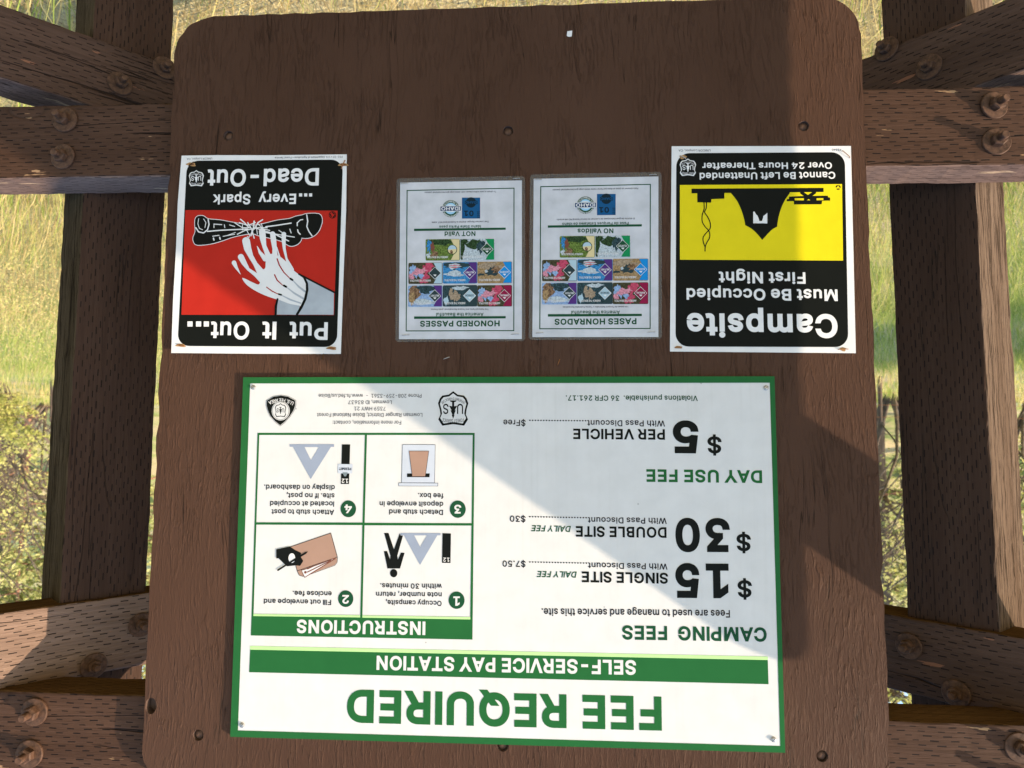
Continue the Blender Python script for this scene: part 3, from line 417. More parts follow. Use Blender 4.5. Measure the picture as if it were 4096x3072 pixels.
def tri_fill(polys, holes=(), signed=False):
    """triangles covering the union of polys minus holes (signed: non-zero winding)"""
    pts, edges = [], []
    allp = list(polys) + list(holes)
    mn = np.min([np.min(p, 0) for p in allp], 0); mx = np.max([np.max(p, 0) for p in allp], 0)
    sc = 1.0 / max(1e-9, float(np.max(mx - mn)))
    for p in allp:
        q = (np.asarray(p, float) - mn) * sc
        k = len(pts)
        pts += [tuple(v) for v in q]
        edges += [(k + i, k + (i + 1) % len(q)) for i in range(len(q))]
    v, f = cdt(pts, edges)
    v = v / sc + mn
    if not f: return v, []
    c = np.array([v[list(t)].mean(0) for t in f])
    if signed:
        keep = winding(c, polys) != 0
    else:
        keep = np.zeros(len(c), bool)
        for p in polys: keep |= winding(c, [p]) != 0
        for p in holes: keep &= winding(c, [p]) == 0
    return v, [t for t, k in zip(f, keep) if k]
def offset_poly(p, d):
    a = np.asarray(p, float)
    keep = [i for i in range(len(a)) if np.hypot(*(a[i] - a[i - 1])) > 0.5]
    a = a[keep]
    e = np.roll(a, -1, 0) - a
    e /= np.maximum(1e-9, np.hypot(e[:, 0], e[:, 1]))[:, None]
    n = np.stack([-e[:, 1], e[:, 0]], 1)             # left of the direction: outwards
    n0 = np.roll(n, 1, 0)
    s = n + n0
    k = 2.0 / np.maximum(0.6, (s * s).sum(1))
    return a + s * k[:, None] * d
GCACHE = {}
def glyph(c, wt):
    if (c, wt) not in GCACHE:
        adv, cs = GL.get(c, GL['-'])
        polys = [np.array(q, float).reshape(-1, 2) for q in cs]
        if wt and polys:
            st = 1.0 + wt * 0.0016
            polys = [p * (st, 1) for p in polys]
            polys = [offset_poly(p, wt) for p in polys]
            k = 1000.0 / (1000.0 + 2 * wt)
            polys = [np.stack([p[:, 0] + wt * 0.8, (p[:, 1] + wt) * k], 1) for p in polys]
            adv = adv * st + wt * 1.6
        v, f = tri_fill(polys, signed=True) if polys else (np.zeros((0, 2)), [])
        GCACHE[(c, wt)] = (adv, v, f)
    return GCACHE[(c, wt)]
def layout(body, wt):
    x, vs_, fs, n = 0.0, [], [], 0
    for c in body:
        adv, v, f = glyph(c, wt)
        if len(v):
            vs_.append(v + (x, 0)); fs += [tuple(i + n for i in t) for t in f]; n += len(v)
        x += adv
    v = np.concatenate(vs_) if vs_ else np.zeros((0, 2))
    v[:, 0] -= v[:, 0].min()
    return v, fs, v[:, 0].max()

# ------------------------------------------------------------------ flat printed sheets
class Crop:
    """pixels of an enlarged view -> pixels of the photograph"""
    def __init__(s, x0, y0, k, m=None): s.x0, s.y0, s.k, s.m = x0, y0, k, m
    def __call__(s, p):
        x, y = p
        if s.m: x, y = s.m(x, y)
        return (s.x0 + x * s.k, s.y0 + y * s.k)
C5 = Crop(920, 1480, .47015); C6 = Crop(920, 2060, .47015); C7 = Crop(1900, 1480, .5877); C8 = Crop(900, 2380, 1.0398)
CP = Crop(660, 580, .5184); CN = Crop(1560, 680, .4220); CS = Crop(2640, 560, .5304); PX = Crop(0, 0, 1.0)
CN2 = Crop(2100, 680, .4218)
CM2 = Crop(2100, 680, .4218, lambda x, y: (145 + (x - 158) * 1.0255, y * 1.012 - 38))

LAYER = 0.00022
class Sheet:
    def __init__(s, name, y, k=0.0, x0=0.0, centre=(2048, 1536)):
        s.y, s.k, s.x0 = y, k, x0
        s.loc = P(*centre, y, k, x0)
        s.root = empty(name, s.loc)
        s.parts = {}
    def pt(s, p): return P(p[0], p[1], s.y, s.k, s.x0)
    def _push(s, part, col, layer, w, faces):
        d = s.parts.setdefault(part, dict(v=[], f=[], i=[], m=[], n=0))
        if col not in d['m']: d['m'].append(col)
        w = np.array(w) - s.loc
        w[:, 1] -= layer * LAYER
        d['v'].append(w)
        # order the corners so that the faces look towards the viewer (-Y)
        for t in faces:
            a, b_, c = w[t[0]], w[t[1]], w[t[2]]
            if np.cross(b_ - a, c - a)[1] > 0: t = tuple(reversed(t))
            d['f'].append(tuple(i + d['n'] for i in t)); d['i'].append(d['m'].index(col))
        d['n'] += len(w)
    def shape(s, part, col, layer, polys, crop, holes=()):
        if not isinstance(polys[0][0], (tuple, list, np.ndarray)): polys = [polys]
        tf = lambda q: [crop(p) for p in q]
        v, f = tri_fill([tf(q) for q in polys], [tf(q) for q in holes])
        s._push(part, col, layer, [s.pt(p) for p in v], f)
    def text(s, part, col, layer, body, start, end, cap, crop, wt=36, slant=0.0):
        a, b_ = s.pt(crop(start)), s.pt(crop(end))
        h = s.pt(crop((start[0], start[1] + cap))) - a
        v, f, w = layout(body, wt)
        ex = (b_ - a) / w; ey = np.array([0, 0, np.linalg.norm(h)]) / 1000.0
        s._push(part, col, layer, a + v[:, :1] * ex + v[:, 1:] * (ey + slant * ey[2] * np.array([1, 0, 0])), f)
    def arc_text(s, part, col, layer, body, p0, p1, p2, cap, crop, wt=20):
        """letters set one by one along a bowed line"""
        q = [np.array(s.pt(crop(p))) for p in (p0, p1, p2)]
        h = np.linalg.norm(s.pt(crop((p0[0], p0[1] + cap))) - q[0]) / 1000.0
        advs = [glyph(c, wt)[0] for c in body]; tot = sum(advs); x = 0
        for c, ad in zip(body, advs):
            t = (x + ad / 2) / tot; x += ad
            pos = (1 - t) ** 2 * q[0] + 2 * t * (1 - t) * q[1] + t * t * q[2]
            tan = 2 * (1 - t) * (q[1] - q[0]) + 2 * t * (q[2] - q[1])
            sp = np.linalg.norm(tan); tan /= max(sp, 1e-9)
            _, v, f = glyph(c, wt)
            if not len(v): continue
            nrm = np.array([-tan[2], 0, tan[0]])
            kx = min(h * 1.0, sp / tot)
            s._push(part, col, layer, pos + (v[:, :1] - ad / 2) * tan * kx + v[:, 1:] * nrm * h, f)
    def build(s):
        for part, d in s.parts.items():
            o = mesh_obj(part.split('|')[0], np.concatenate(d['v']), d['f'], [pm(c) for c in d['m']], s.root, d['i'])
        return s.root
def circle(c, rx, ry=None, n=36, a0=0, a1=2 * math.pi):
    ry = ry or rx
    return [(c[0] + rx * math.cos(a0 + (a1 - a0) * i / n), c[1] + ry * math.sin(a0 + (a1 - a0) * i / n)) for i in range(n)]
def stroke(pts, w):
    """a line of the given width(s) as overlapping quads and round joints"""
    ws = w if isinstance(w, (list, tuple)) else [w] * len(pts)
    out = []
    for (a, ra), (b_, rb) in zip(zip(pts, ws), list(zip(pts, ws))[1:]):
        dx, dy = b_[0] - a[0], b_[1] - a[1]; L = math.hypot(dx, dy) or 1
        nx, ny = -dy / L, dx / L
        out.append([(a[0] + nx * ra / 2, a[1] + ny * ra / 2), (b_[0] + nx * rb / 2, b_[1] + ny * rb / 2),
                    (b_[0] - nx * rb / 2, b_[1] - ny * rb / 2), (a[0] - nx * ra / 2, a[1] - ny * ra / 2)])
    for p, r in zip(pts, ws):
        if r > 3: out.append(circle(p, r / 2, n=14, a0=0.1, a1=2 * math.pi + 0.1))
    return out
def smooth(pts, n=6, closed=True):
    """Catmull-Rom through the points"""
    a = [np.array(p, float) for p in pts]; N = len(a); out = []
    for i in range(N if closed else N - 1):
        g = lambda k: a[k % N] if closed else a[min(max(k, 0), N - 1)]
        p0, p1, p2, p3 = g(i - 1), g(i), g(i + 1), g(i + 2)
        for j in range(n):
            t = j / n
            out.append(tuple(0.5 * (2 * p1 + (p2 - p0) * t + (2 * p0 - 5 * p1 + 4 * p2 - p3) * t * t + (3 * p1 - p0 - 3 * p2 + p3) * t ** 3)))
    if not closed: out.append(tuple(a[-1]))
    return out
def round_quad(q, r, n=8):
    """quad (in order) with rounded corners of radius r"""
    out = []
    for i in range(4):
        p, a, b_ = (np.array(q[j % 4], float) for j in (i, i - 1, i + 1))
        u = (a - p) / np.linalg.norm(a - p); v = (b_ - p) / np.linalg.norm(b_ - p)
        s0, s1 = p + u * r, p + v * r; c = p + (u + v) * r
        for j in range(n + 1):
            t = j / n * math.pi / 2
            out.append(tuple(c - v * r * math.cos(t) - u * r * math.sin(t)))
    return out
def lerp_quad(q, u, v):
    a = np.array(q, float)
    return tuple((1 - u) * (1 - v) * a[0] + u * (1 - v) * a[1] + u * v * a[2] + (1 - u) * v * a[3])

SHIELD = [(0, 1.0), (.30, .80), (.72, .74), (.88, .58), (1.0, .30), (.88, -.08), (.84, -.35), (.98, -.64), (.72, -1.0), (0, -.91),
          (-.72, -1.0), (-.98, -.64), (-.84, -.35), (-.88, -.08), (-1.0, .30), (-.88, .58), (-.72, .74), (-.30, .80)]
def shield(sh, part, c, rx, ry, crop, fg, bg, layer, words=True):
    """forest service shield: ring, U tree S, two bowed lines of small letters (x to the reader's right)"""
    f = lambda k: [(c[0] - x * rx * k, c[1] - y * ry * k) for x, y in SHIELD]
    sh.shape(part, fg, layer, f(1.0), crop)
    sh.shape(part, bg, layer + 1, f(.87), crop)
    L = layer + 2
    t = lambda x, y: (c[0] - x * rx, c[1] - y * ry)
    sh.shape(part, fg, L, [[t(0, -.60), t(.10, -.36), t(.05, -.37), t(.18, -.10), t(.10, -.12), t(.27, .16), t(.07, .12), t(.07, .36), t(.20, .40), t(.20, .46),
                            t(-.20, .46), t(-.20, .40), t(-.07, .36), t(-.07, .12), t(-.27, .16), t(-.10, -.12), t(-.18, -.10), t(-.05, -.37), t(-.10, -.36)]], crop)
    sh.text(part, fg, L, 'U', t(-.66, .26), t(-.26, .26), .58 * ry, crop, 20)
    sh.text(part, fg, L, 'S', t(.30, .26), t(.66, .26), .58 * ry, crop, 20)
    if words:
        sh.arc_text(part, fg, L, 'FOREST SERVICE', t(-.70, -.56), t(0, -.42 - .26), t(.70, -.56), .20 * ry, crop, 12)
        sh.arc_text(part, fg, L, 'DEPARTMENT OF AGRICULTURE', t(-.82, .36), t(0, .92), t(.82, .36), -.14 * ry if False else .15 * ry, crop, 8)

# ------------------------------------------------------------------ small fixings
def wire_mesh(pts, r, n=6):
    v, f = [], []
    for i, p in enumerate(pts):
        p = np.array(p, float)
        a = np.array(pts[max(0, i - 1)], float); b_ = np.array(pts[min(len(pts) - 1, i + 1)], float)
        d = b_ - a; d /= np.linalg.norm(d) or 1
        u = np.cross(d, (0.13, 0.2, 0.97)); u /= np.linalg.norm(u); w = np.cross(d, u)
        for k in range(n):
            t = 2 * math.pi * k / n
            v.append(p + r * (math.cos(t) * u + math.sin(t) * w))
    for i in range(len(pts) - 1):
        for k in range(n):
            f.append((i * n + k, i * n + (k + 1) % n, (i + 1) * n + (k + 1) % n, (i + 1) * n + k))
    f.append(tuple(range(n))[::-1]); f.append(tuple((len(pts) - 1) * n + k for k in range(n)))
    return v, f
def staple(sheet, p, ang, crop, length=0.012, mat=None, r=0.0008, lift=0.0009):
    """bent wire staple lying across the sheet at a photo pixel, turned by ang degrees"""
    c = sheet.pt(crop(p)) - sheet.loc
    d = np.array([math.cos(math.radians(ang)), 0, math.sin(math.radians(ang))]) * length / 2
    y = np.array([0, -lift - 5 * LAYER, 0]); b_ = np.array([0, 0.001, 0])
    v, f = wire_mesh([c - d + b_, c - d + y * .8, c + d * -.8 + y, c + d * .8 + y, c + d + y * .8, c + d + b_], r)
    return mesh_obj('staple', v, f, mat or M_RUST, sheet.root, smooth=True)
def lathe(prof, n=24):
    """profile (r, h) turned about the -Y axis"""
    v, f = [], []
    for r, h in prof:
        for k in range(n):
            t = 2 * math.pi * k / n
            v.append((r * math.cos(t), -h, r * math.sin(t)))
    for i in range(len(prof) - 1):
        for k in range(n):
            f.append((i * n + k, i * n + (k + 1) % n, (i + 1) * n + (k + 1) % n, (i + 1) * n + k))
    f.append(tuple((len(prof) - 1) * n + k for k in range(n)))
    return v, f
def fix_normals(o):
    bm = bmesh.new(); bm.from_mesh(o.data); bmesh.ops.recalc_face_normals(bm, faces=bm.faces); bm.to_mesh(o.data); bm.free()
def screw(parent, loc):
    v, f = lathe([(0.0040, 0), (0.0041, 0.0009), (0.0036, 0.0018), (0.0022, 0.0023), (0.0009, 0.0024)], 18)
    n = len(v)
    o = mesh_obj('screw', v, f, M_STEEL, parent, smooth=False); o.location = loc
    # slot across the head
    s = mesh_obj('slot', [(x, -0.00255 + dy, z) for dy in (0, -0.0002) for x, z in ((-.0032, -.0021), (.0029, .0025), (.0032, .0021), (-.0029, -.0025))],
                 [(0, 1, 2, 3), (4, 7, 6, 5), (0, 4, 5, 1), (1, 5, 6, 2), (2, 6, 7, 3), (3, 7, 4, 0)], pm('black'), o)
    fix_normals(o)
    return o

# ------------------------------------------------------------------ timber
def beam_mesh(name, L, H, T, mats, parent, pick=None, seed=1, seg=None, r=0.0035, jit=0.0009, trim=None):
    """timber of length L along local X, height H (Z), thickness T (Y, front face at Y=0 looking to -Y)"""
    rnd = random.Random(seed)
    seg = seg or max(4, int(L / 0.02))
    prof = []
    for cy, cz, a0 in ((r, -H / 2 + r, 180), (T - r, -H / 2 + r, 270), (T - r, H / 2 - r, 0), (r, H / 2 - r, 90)):
        for j in range(3):
            a = math.radians(a0 + 45 * j)
            prof.append((cy + r * math.cos(a), cz + r * math.sin(a)))
    n = len(prof)
    ph = [(rnd.uniform(0, 6.28), rnd.uniform(9, 30), rnd.uniform(0, 6.28), rnd.uniform(40, 90)) for _ in range(4)]
    v, f, idx = [], [], []
    for i in range(seg + 1):
        x = L * i / seg
        for k, (y, z) in enumerate(prof):
            p0, w0, p1, w1 = ph[k // 3]
            d = jit * (0.45 * math.sin(w0 * x + p0) + 0.4 * math.sin(w1 * x + p1) + rnd.uniform(-.8, .8))
            xx = x + (rnd.uniform(-.002, .002) if i in (0, seg) else 0)
            v.append((xx, y + (d if y > T / 2 else -d) * .5, z + (d if z > 0 else -d)))
    for i in range(seg):
        for k in range(n):
            k2 = (k + 1) % n
            f.append((i * n + k, (i + 1) * n + k, (i + 1) * n + k2, i * n + k2))
            side = {0: 'bl', 1: 'bl', 2: 'bottom', 3: 'back', 4: 'back', 5: 'back', 6: 'top', 7: 'top', 8: 'top', 9: 'front', 10: 'front', 11: 'front'}
            my = (prof[k][0] + prof[k2][0]) / 2; mz = (prof[k][1] + prof[k2][1]) / 2
            s = 'front' if my < 0.0012 else 'back' if my > T - 0.0012 else 'top' if mz > 0 else 'bottom'
            idx.append((pick or {}).get(s, 0))
    f.append(tuple(range(n))); idx.append((pick or {}).get('end', 0))
    f.append(tuple(seg * n + k for k in range(n))[::-1]); idx.append((pick or {}).get('end', 0))
    o = mesh_obj(name, v, f, mats, parent, idx)
    fix_normals(o)
    return o
def bolt_proto():
    w_v, w_f = lathe([(0.0238, 0.0), (0.0238, 0.0022), (0.0228, 0.0032), (0.0085, 0.0034)], 32)
    v, f = list(w_v), list(w_f)
    def add(vv, ff):
        n = len(v); v.extend(vv); f.extend(tuple(i + n for i in t) for t in ff)
    add(*lathe([(0.0118, 0.003), (0.0128, 0.0045), (0.0128, 0.0125), (0.0112, 0.0142), (0.0075, 0.0144)], 6))
    add(*lathe([(0.0066, 0.013), (0.0067, 0.0245), (0.0058, 0.0262), (0.0052, 0.0263)], 20))
    me = bpy.data.meshes.new('bolt'); me.from_pydata(v, [], f); me.materials.append(M_BOLT); me.update()
    return me
BOLT = bolt_proto()
def bolts(beam, spots, spin):
    """washers, nuts and bolt ends on the front of a timber; spots are photo pixels"""
    for i, p in enumerate(spots):
        bpy.context.view_layer.update()
        M = beam.matrix_world
        inv = M.inverted()
        o_ = inv @ Vector(CAM); d_ = (inv.to_3x3() @ Vector(ray(*p)))
        t = (-0.0012 - o_.y) / d_.y
        loc = o_ + d_ * t
        b = bpy.data.objects.new('bolt', BOLT); COL.objects.link(b)
        b.parent = beam; b.location = loc; b.rotation_euler = (0.05 * math.sin(7 * spin + 3 * i), spin + i * 0.7, 0.05 * math.cos(5 * spin + 4 * i)); b.scale = (1, 1.12 + 0.16 * math.sin(9 * spin + 2.1 * i), 1)

frame = empty('kiosk_frame', (0, 0.15, 0))
tag(frame, 'brown timber kiosk frame of posts and bolted incised beams behind the notice board', 'kiosk frame')
TH = math.radians(48)
BASE = Vector((0, 0.15, 0))
def place(o, loc, rz=0.0, ry=0.0):
    o.location = Vector(loc) - BASE
    o.rotation_euler = (0, ry, rz)
# posts: square, turned so that one edge points at the reader
def post(xc, yc, sgn, seed, top=2.32):
    W = 0.153
    # local X runs up; local front (-Y) is the inner face
    o = beam_mesh('post', top + 0.15, W, W, [M_POST, M_SIDE if sgn < 0 else M_SIDE_SHADED], frame, {'top': 1 if sgn < 0 else 0, 'bottom': 1 if sgn > 0 else 0, 'back': 1}, seed, seg=150, r=0.004, jit=0.0009)
    n_in = Vector((-sgn * math.sin(TH), -math.cos(TH), 0))     # inner face looks here
    along = Vector((sgn * math.cos(TH), -math.sin(TH), 0))     # outwards along the inner face
    # columns: local X -> +Z, local Y -> -n_in (into the post), local Z -> X x Y
    X = Vector((0, 0, 1)); Y = -n_in; Z = X.cross(Y)
    mid = Vector((xc, yc, 0)) - along * (W / 2)
    o.matrix_basis = Matrix((( X.x, Y.x, Z.x, mid.x - BASE.x), (X.y, Y.y, Z.y, mid.y - BASE.y), (X.z, Y.z, Z.z, -0.15 - BASE.z), (0, 0, 0, 1)))
    return o
POST_R = (0.848, 0.112); POST_L = (-0.865, 0.112)
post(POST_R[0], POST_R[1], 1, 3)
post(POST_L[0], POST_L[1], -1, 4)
# straight rails along the board, front faces on the board's back
def rail(zl, zr, seed, xl=-1.16, xr=1.14):
    ang = math.atan2(zr - zl, 1.6)
    o = beam_mesh('rail', xr - xl, 0.141, 0.087, [M_RAIL, M_TOP, M_EDGE], frame, {'top': 1, 'bottom': 2, 'end': 1}, seed)
    zc = zl + (xl + 0.8) / 1.6 * (zr - zl)
    place(o, (xl, 0.0280, zc + OZ), 0, -ang)
    return o
lower = rail(-0.7440, -0.7530, 21)
upper = rail(0.3320, 0.3195, 22)
bolts(lower, [(263, 481), (253, 627), (3975, 423), (3984, 568)], 0.3)
bolts(upper, [(140, 2846), (120, 3014), (4080, 2990), (4094, 3140)], 0.8)
# beams of the two wings, bolted across the posts and running out towards the reader
def wing_beam(pc, sgn, z_mid, inner, outer, seed, mats, pick, H=0.141):
    n_in = Vector((-sgn * math.sin(TH), -math.cos(TH), 0)); along = Vector((sgn * math.cos(TH), -math.sin(TH), 0))
    base = Vector((pc[0], pc[1], 0)) + n_in * 0.012
    L = inner + outer
    o = beam_mesh('wing_beam', L, H, 0.09, mats, frame, pick, seed)
    if sgn > 0:    # local X must run so that -Y is n_in : X = Y x Z with Y = -n_in
        pass
    Y = -n_in; Z = Vector((0, 0, 1)); X = Y.cross(Z)
    start = base - along * inner if X.dot(along) > 0 else base + along * outer
    o.matrix_basis = Matrix(((X.x, Y.x, Z.x, start.x - BASE.x), (X.y, Y.y, Z.y, start.y - BASE.y), (0, 0, 1, z_mid + OZ - BASE.z), (0, 0, 0, 1)))
    return o
PK = {'top': 1, 'bottom': 2, 'end': 2}
wl = wing_beam(POST_R, 1, -0.9325, 0.245, 2.30, 31, [M_WING, M_TOP, M_EDGE], PK)
wu = wing_beam(POST_R, 1, 0.1860, 0.245, 2.30, 32, [M_WING_SUNLIT, M_TOP, M_EDGE], PK)
vl = wing_beam(POST_L, -1, -0.9200, 0.235, 2.30, 33, [M_WING, M_TOP, M_EDGE], PK)
vu = wing_beam(POST_L, -1, 0.2075, 0.235, 2.30, 34, [M_WING, M_TOP, M_EDGE], PK)
bolts(wl, [(479, 335), (658, 272)], 0.2)
bolts(wu, [(374, 2663), (564, 2499)], 0.5)
bolts(vl, [(3547, 197), (3717, 269)], 0.1)
bolts(vu, [(3636, 2583), (3825, 2773)], 0.9)
# far posts of the two wings
for pc, sgn, sd in ((POST_R, 1, 41), (POST_L, -1, 42)):
    post(pc[0] + sgn * math.cos(TH) * 2.12, pc[1] - math.sin(TH) * 2.12, sgn, sd, 2.2)

# ------------------------------------------------------------------ notice boards
def board_mesh(name, x0, x1, z0, z1, y, th, rad, holes, parent, seed):
    rnd = random.Random(seed)
    out = []
    q = [(x0, z0), (x1, z0), (x1, z1), (x0, z1)]
    c = round_quad(q, rad, 10)
    for a, b_ in zip(c, c[1:] + c[:1]):
        L = math.hypot(b_[0] - a[0], b_[1] - a[1]); n = max(1, int(L / 0.025))
        for i in range(n):
            t = i / n
            out.append((a[0] + (b_[0] - a[0]) * t + rnd.uniform(-.0011, .0011) * (n > 1), a[1] + (b_[1] - a[1]) * t + rnd.uniform(-.0009, .0009) * (n > 1)))
    mx_, mz_ = (x0 + x1) / 2, (z0 + z1) / 2
    for i in range(len(out)):
        if rnd.random() < .10:
            k = rnd.uniform(.0025, .0065); out[i] = (out[i][0] + (mx_ - out[i][0]) * k, out[i][1] + (mz_ - out[i][1]) * k * .6)
    hs = [[(hx + rx * (1 + .05 * math.sin(5 * a + hx * 40)) * math.cos(a), hz + rz * math.sin(a)) for a in [2 * math.pi * i / 26 for i in range(26)]] for hx, hz, rx, rz, dp in holes]
    v2, f2 = tri_fill([out], hs)
    v = [(p[0], y, p[1]) for p in v2]; f = []
    for t in f2:
        a, b_, c_ = (v2[i] for i in t)
        ccw = (b_[0] - a[0]) * (c_[1] - a[1]) - (b_[1] - a[1]) * (c_[0] - a[0]) > 0
        f.append(tuple(t) if ccw else tuple(reversed(t)))
    idx = [0] * len(f)
    e = 0.0012
    n0 = len(v); n = len(out)
    v += [(p[0], y, p[1]) for p in out] + [(p[0], y + th, p[1]) for p in out]
    for i in range(n):
        f.append((n0 + i, n0 + n + i, n0 + n + (i + 1) % n, n0 + (i + 1) % n)); idx.append(1)
    f.append(tuple(n0 + n + i for i in range(n))[::-1]); idx.append(0)
    for h, (hx, hz, rx, rz, dp) in zip(hs, holes):
        k = len(v); m = len(h)
        v += [(p[0], y, p[1]) for p in h] + [(p[0], y + dp, p[1]) for p in h]
        for i in range(m):
            f.append((k + i, k + (i + 1) % m, k + m + (i + 1) % m, k + m + i)); idx.append(1)
        if dp < th:
            f.append(tuple(k + m + i for i in range(m))); idx.append(1)
    o = mesh_obj(name, v, f, [M_BOARD, M_PLY], parent, idx)
    return o
BY = 0.006
HOLES = []
for p in ((913, 543), (2032, 524), (3215, 504), (793, 2941), (2011, 2984), (3289, 3025)):
    q = P(*p, BY); HOLES.append((q[0], q[2] - OZ, 0.0092, 0.0092, 0.0075))
q = P(599, 2824, BY); HOLES.append((q[0] - .002, q[2] - OZ, 0.0098, 0.0135, 0.0165))
nb_ = empty('notice_board', (0, 0.012, OZ - 0.3))
tag(nb_, 'brown painted plywood notice board with rounded corners carrying the fee sign and four notices', 'notice board')
bo = board_mesh('panel', -0.6235, 0.6125, -0.9765, 0.4000, BY, 0.019, 0.072, HOLES, nb_, 5)
bo.location = (0, -0.012, 0.3)
for hx, hz, rx, rz, dp in HOLES[:6]:
    v, f = lathe([(0.0082, 0.0), (0.0078, 0.0018), (0.0062, 0.0034), (0.0035, 0.0043), (0.0012, 0.0046)], 22)
    b = mesh_obj('bolt_head', v, f, M_BOLT, nb_, smooth=True)
    b.location = (hx, BY + 0.0072 - 0.012, hz + 0.3)
for (px, py), ang, ln, m in (((1787, 1432), 20, .012, M_STEEL), ((2235, 1448), 70, .012, M_RUST), ((1293, 1424), 80, .014, M_EDGE)):
    q = P(px, py, BY)
    d = np.array([math.cos(math.radians(ang)), 0, math.sin(math.radians(ang))]) * ln / 2
    v, f = wire_mesh([-d + (0, .002, 0), -d * .7 + (0, -.0012, 0), d * .6 + (0, -.0016, 0), d + (0, .0005, 0)], 0.0008)
    o = mesh_obj('staple', v, f, m, nb_, smooth=True)
    o.location = (q[0], q[1] - .012, q[2] - (OZ - .3))
q = P(2278, 136, BY)
o = mesh_obj('paint_scrap', [(-.005, 0, -.006), (.004, 0, -.005), (.005, 0, .004), (.001, -.0005, .006), (-.004, 0, .005)], [(0, 1, 2, 3, 4)], pm('poster white'), nb_)
o.location = (q[0], q[1] - .0006 - .012, q[2] - (OZ - .3))

# the board on the wing at the reader's left, whose shadow lies over this one
def wing_board(pc, sgn, s0, s1, zb, zt, label, seed):
    n_in = Vector((-sgn * math.sin(TH), -math.cos(TH), 0)); along = Vector((sgn * math.cos(TH), -math.sin(TH), 0))
    Y = -n_in; Z = Vector((0, 0, 1)); X = Y.cross(Z)
    base = Vector((pc[0], pc[1], 0)) + n_in * 0.034
    start = base + along * (s0 if X.dot(along) > 0 else s1)
    r_ = empty('notice_board', start + Vector((0, 0, OZ + zb)))
    tag(r_, label, 'notice board')
    o = board_mesh('panel', 0, s1 - s0, 0, zt - zb, 0, 0.019, 0.072, [], r_, seed)
    o.matrix_basis = Matrix(((X.x, Y.x, 0, 0), (X.y, Y.y, 0, 0), (0, 0, 1, 0), (0, 0, 0, 1)))
wing_board(POST_L, -1, 0.418, 1.65, -0.92, 0.50, 'bare brown plywood board on the kiosk wing at the sunny side', 6)
wing_board(POST_R, 1, 0.418, 1.65, -0.92, 0.50, 'bare brown plywood board on the kiosk wing away from the sun', 7)

# ------------------------------------------------------------------ fee sign
S = Sheet('fee_sign', 0.0, centre=(2030, 2240))
tag(S.root, 'large white fee required sign with green border and camping prices at the board top', 'sign')
TLq, TRq, BRq, BLq = (973, 1509), (3098, 1505), (3141, 3011), (921, 2947)
# panel with thickness
vq = [S.pt(p) - S.loc for p in (TLq, TRq, BRq, BLq)]
fr = [(v[0], 0.0002, v[2]) for v in vq]; bk = [(v[0], 0.0055, v[2]) for v in vq]
o = mesh_obj('panel', fr + bk, [(0, 1, 2, 3), (7, 6, 5, 4), (0, 4, 5, 1), (1, 5, 6, 2), (2, 6, 7, 3), (3, 7, 4, 0)], pm('white'), S.root); fix_normals(o)
inner = [C5((172, 115)), C7((2006, 87)), C8((2136, 581)), C8((50, 521))]
S.shape('border', 'green', 1, [[TLq, TRq, BRq, BLq]], PX, holes=[inner])
# title and band
S.text('title', 'green', 1, 'FEE REQUIRED', (1679, 391), (471, 363), 131, C8, 62)
S.shape('station_band', 'green', 1, [(97, 210), (2088, 250), (2091, 343), (93, 297)], C8)
S.shape('station_band', 'light green', 1, [(97, 196), (2088, 237), (2088, 250), (97, 210)], C8)
S.text('station_band', 'white', 2, 'SELF-SERVICE PAY STATION', (1581, 251), (584, 233), 56, C8, 56)
# fees
pl = 'price_list'
S.text('heading|1', 'dark green', 1, 'CAMPING  FEES', (2083, 125), (1528, 117), 55, C8, 56)
S.text('text_line|1', 'ink', 1, 'Fees are used to manage and service this site.', (1942, 58), (1218, 51), 29, C8, 34)
for body, x0, y0, x1, y1, cap, w in (
        ('$', 1884, 1432, 1786, 1432, 116, 42), ('15', 1725, 1318, 1362, 1316, 236, 62),
        ('SINGLE SITE', 1314, 1381, 727, 1371, 74, 52),
        ('With Pass Discount', 1310, 1318, 770, 1310, 41, 32), ('.....................', 764, 1310, 368, 1302, 41, 34), ('$7.50', 345, 1299, 188, 1297, 42, 32),
        ('$', 1877, 1117, 1779, 1116, 116, 42), ('30', 1733, 1010, 1362, 1008, 230, 62),
        ('DOUBLE SITE', 1303, 1070, 686, 1062, 73, 52),
        ('With Pass Discount', 1305, 1007, 768, 1001, 41, 32), ('.....................', 762, 1001, 368, 994, 41, 34), ('$30', 345, 993, 238, 991, 42, 32),
        ('$', 1678, 454, 1581, 453, 114, 42), ('5', 1520, 346, 1345, 345, 222, 62),
        ('PER VEHICLE', 1292, 403, 668, 399, 72, 52),
        ('With Pass Discount', 1293, 344, 764, 341, 41, 32), ('.....................', 758, 341, 368, 338, 41, 34), ('$Free', 345, 339, 193, 338, 42, 32)):
    S.text(('price|%d' if cap > 100 else 'price_text|%d') % (y0 // 600), 'ink' if w == 32 else 'black', 1, body, (x0, y0), (x1, y1), cap, C7, w)
S.text('price_text|2', 'dark green', 1, 'DAILY FEE', (693, 1372), (428, 1368), 42, C7, 40, 0.2)
S.text('price_text|1', 'dark green', 1, 'DAILY FEE', (653, 1061), (390, 1056), 42, C7, 40, 0.2)
S.text('heading|2', 'green', 1, 'DAY USE FEE', (1953, 683), (1166, 675), 87, C7, 56)
S.text('text_line|2', 'dark green', 1, 'Violations punishable.  36 CFR 261.17.', (1516, 175), (618, 173), 36, C7, 36)
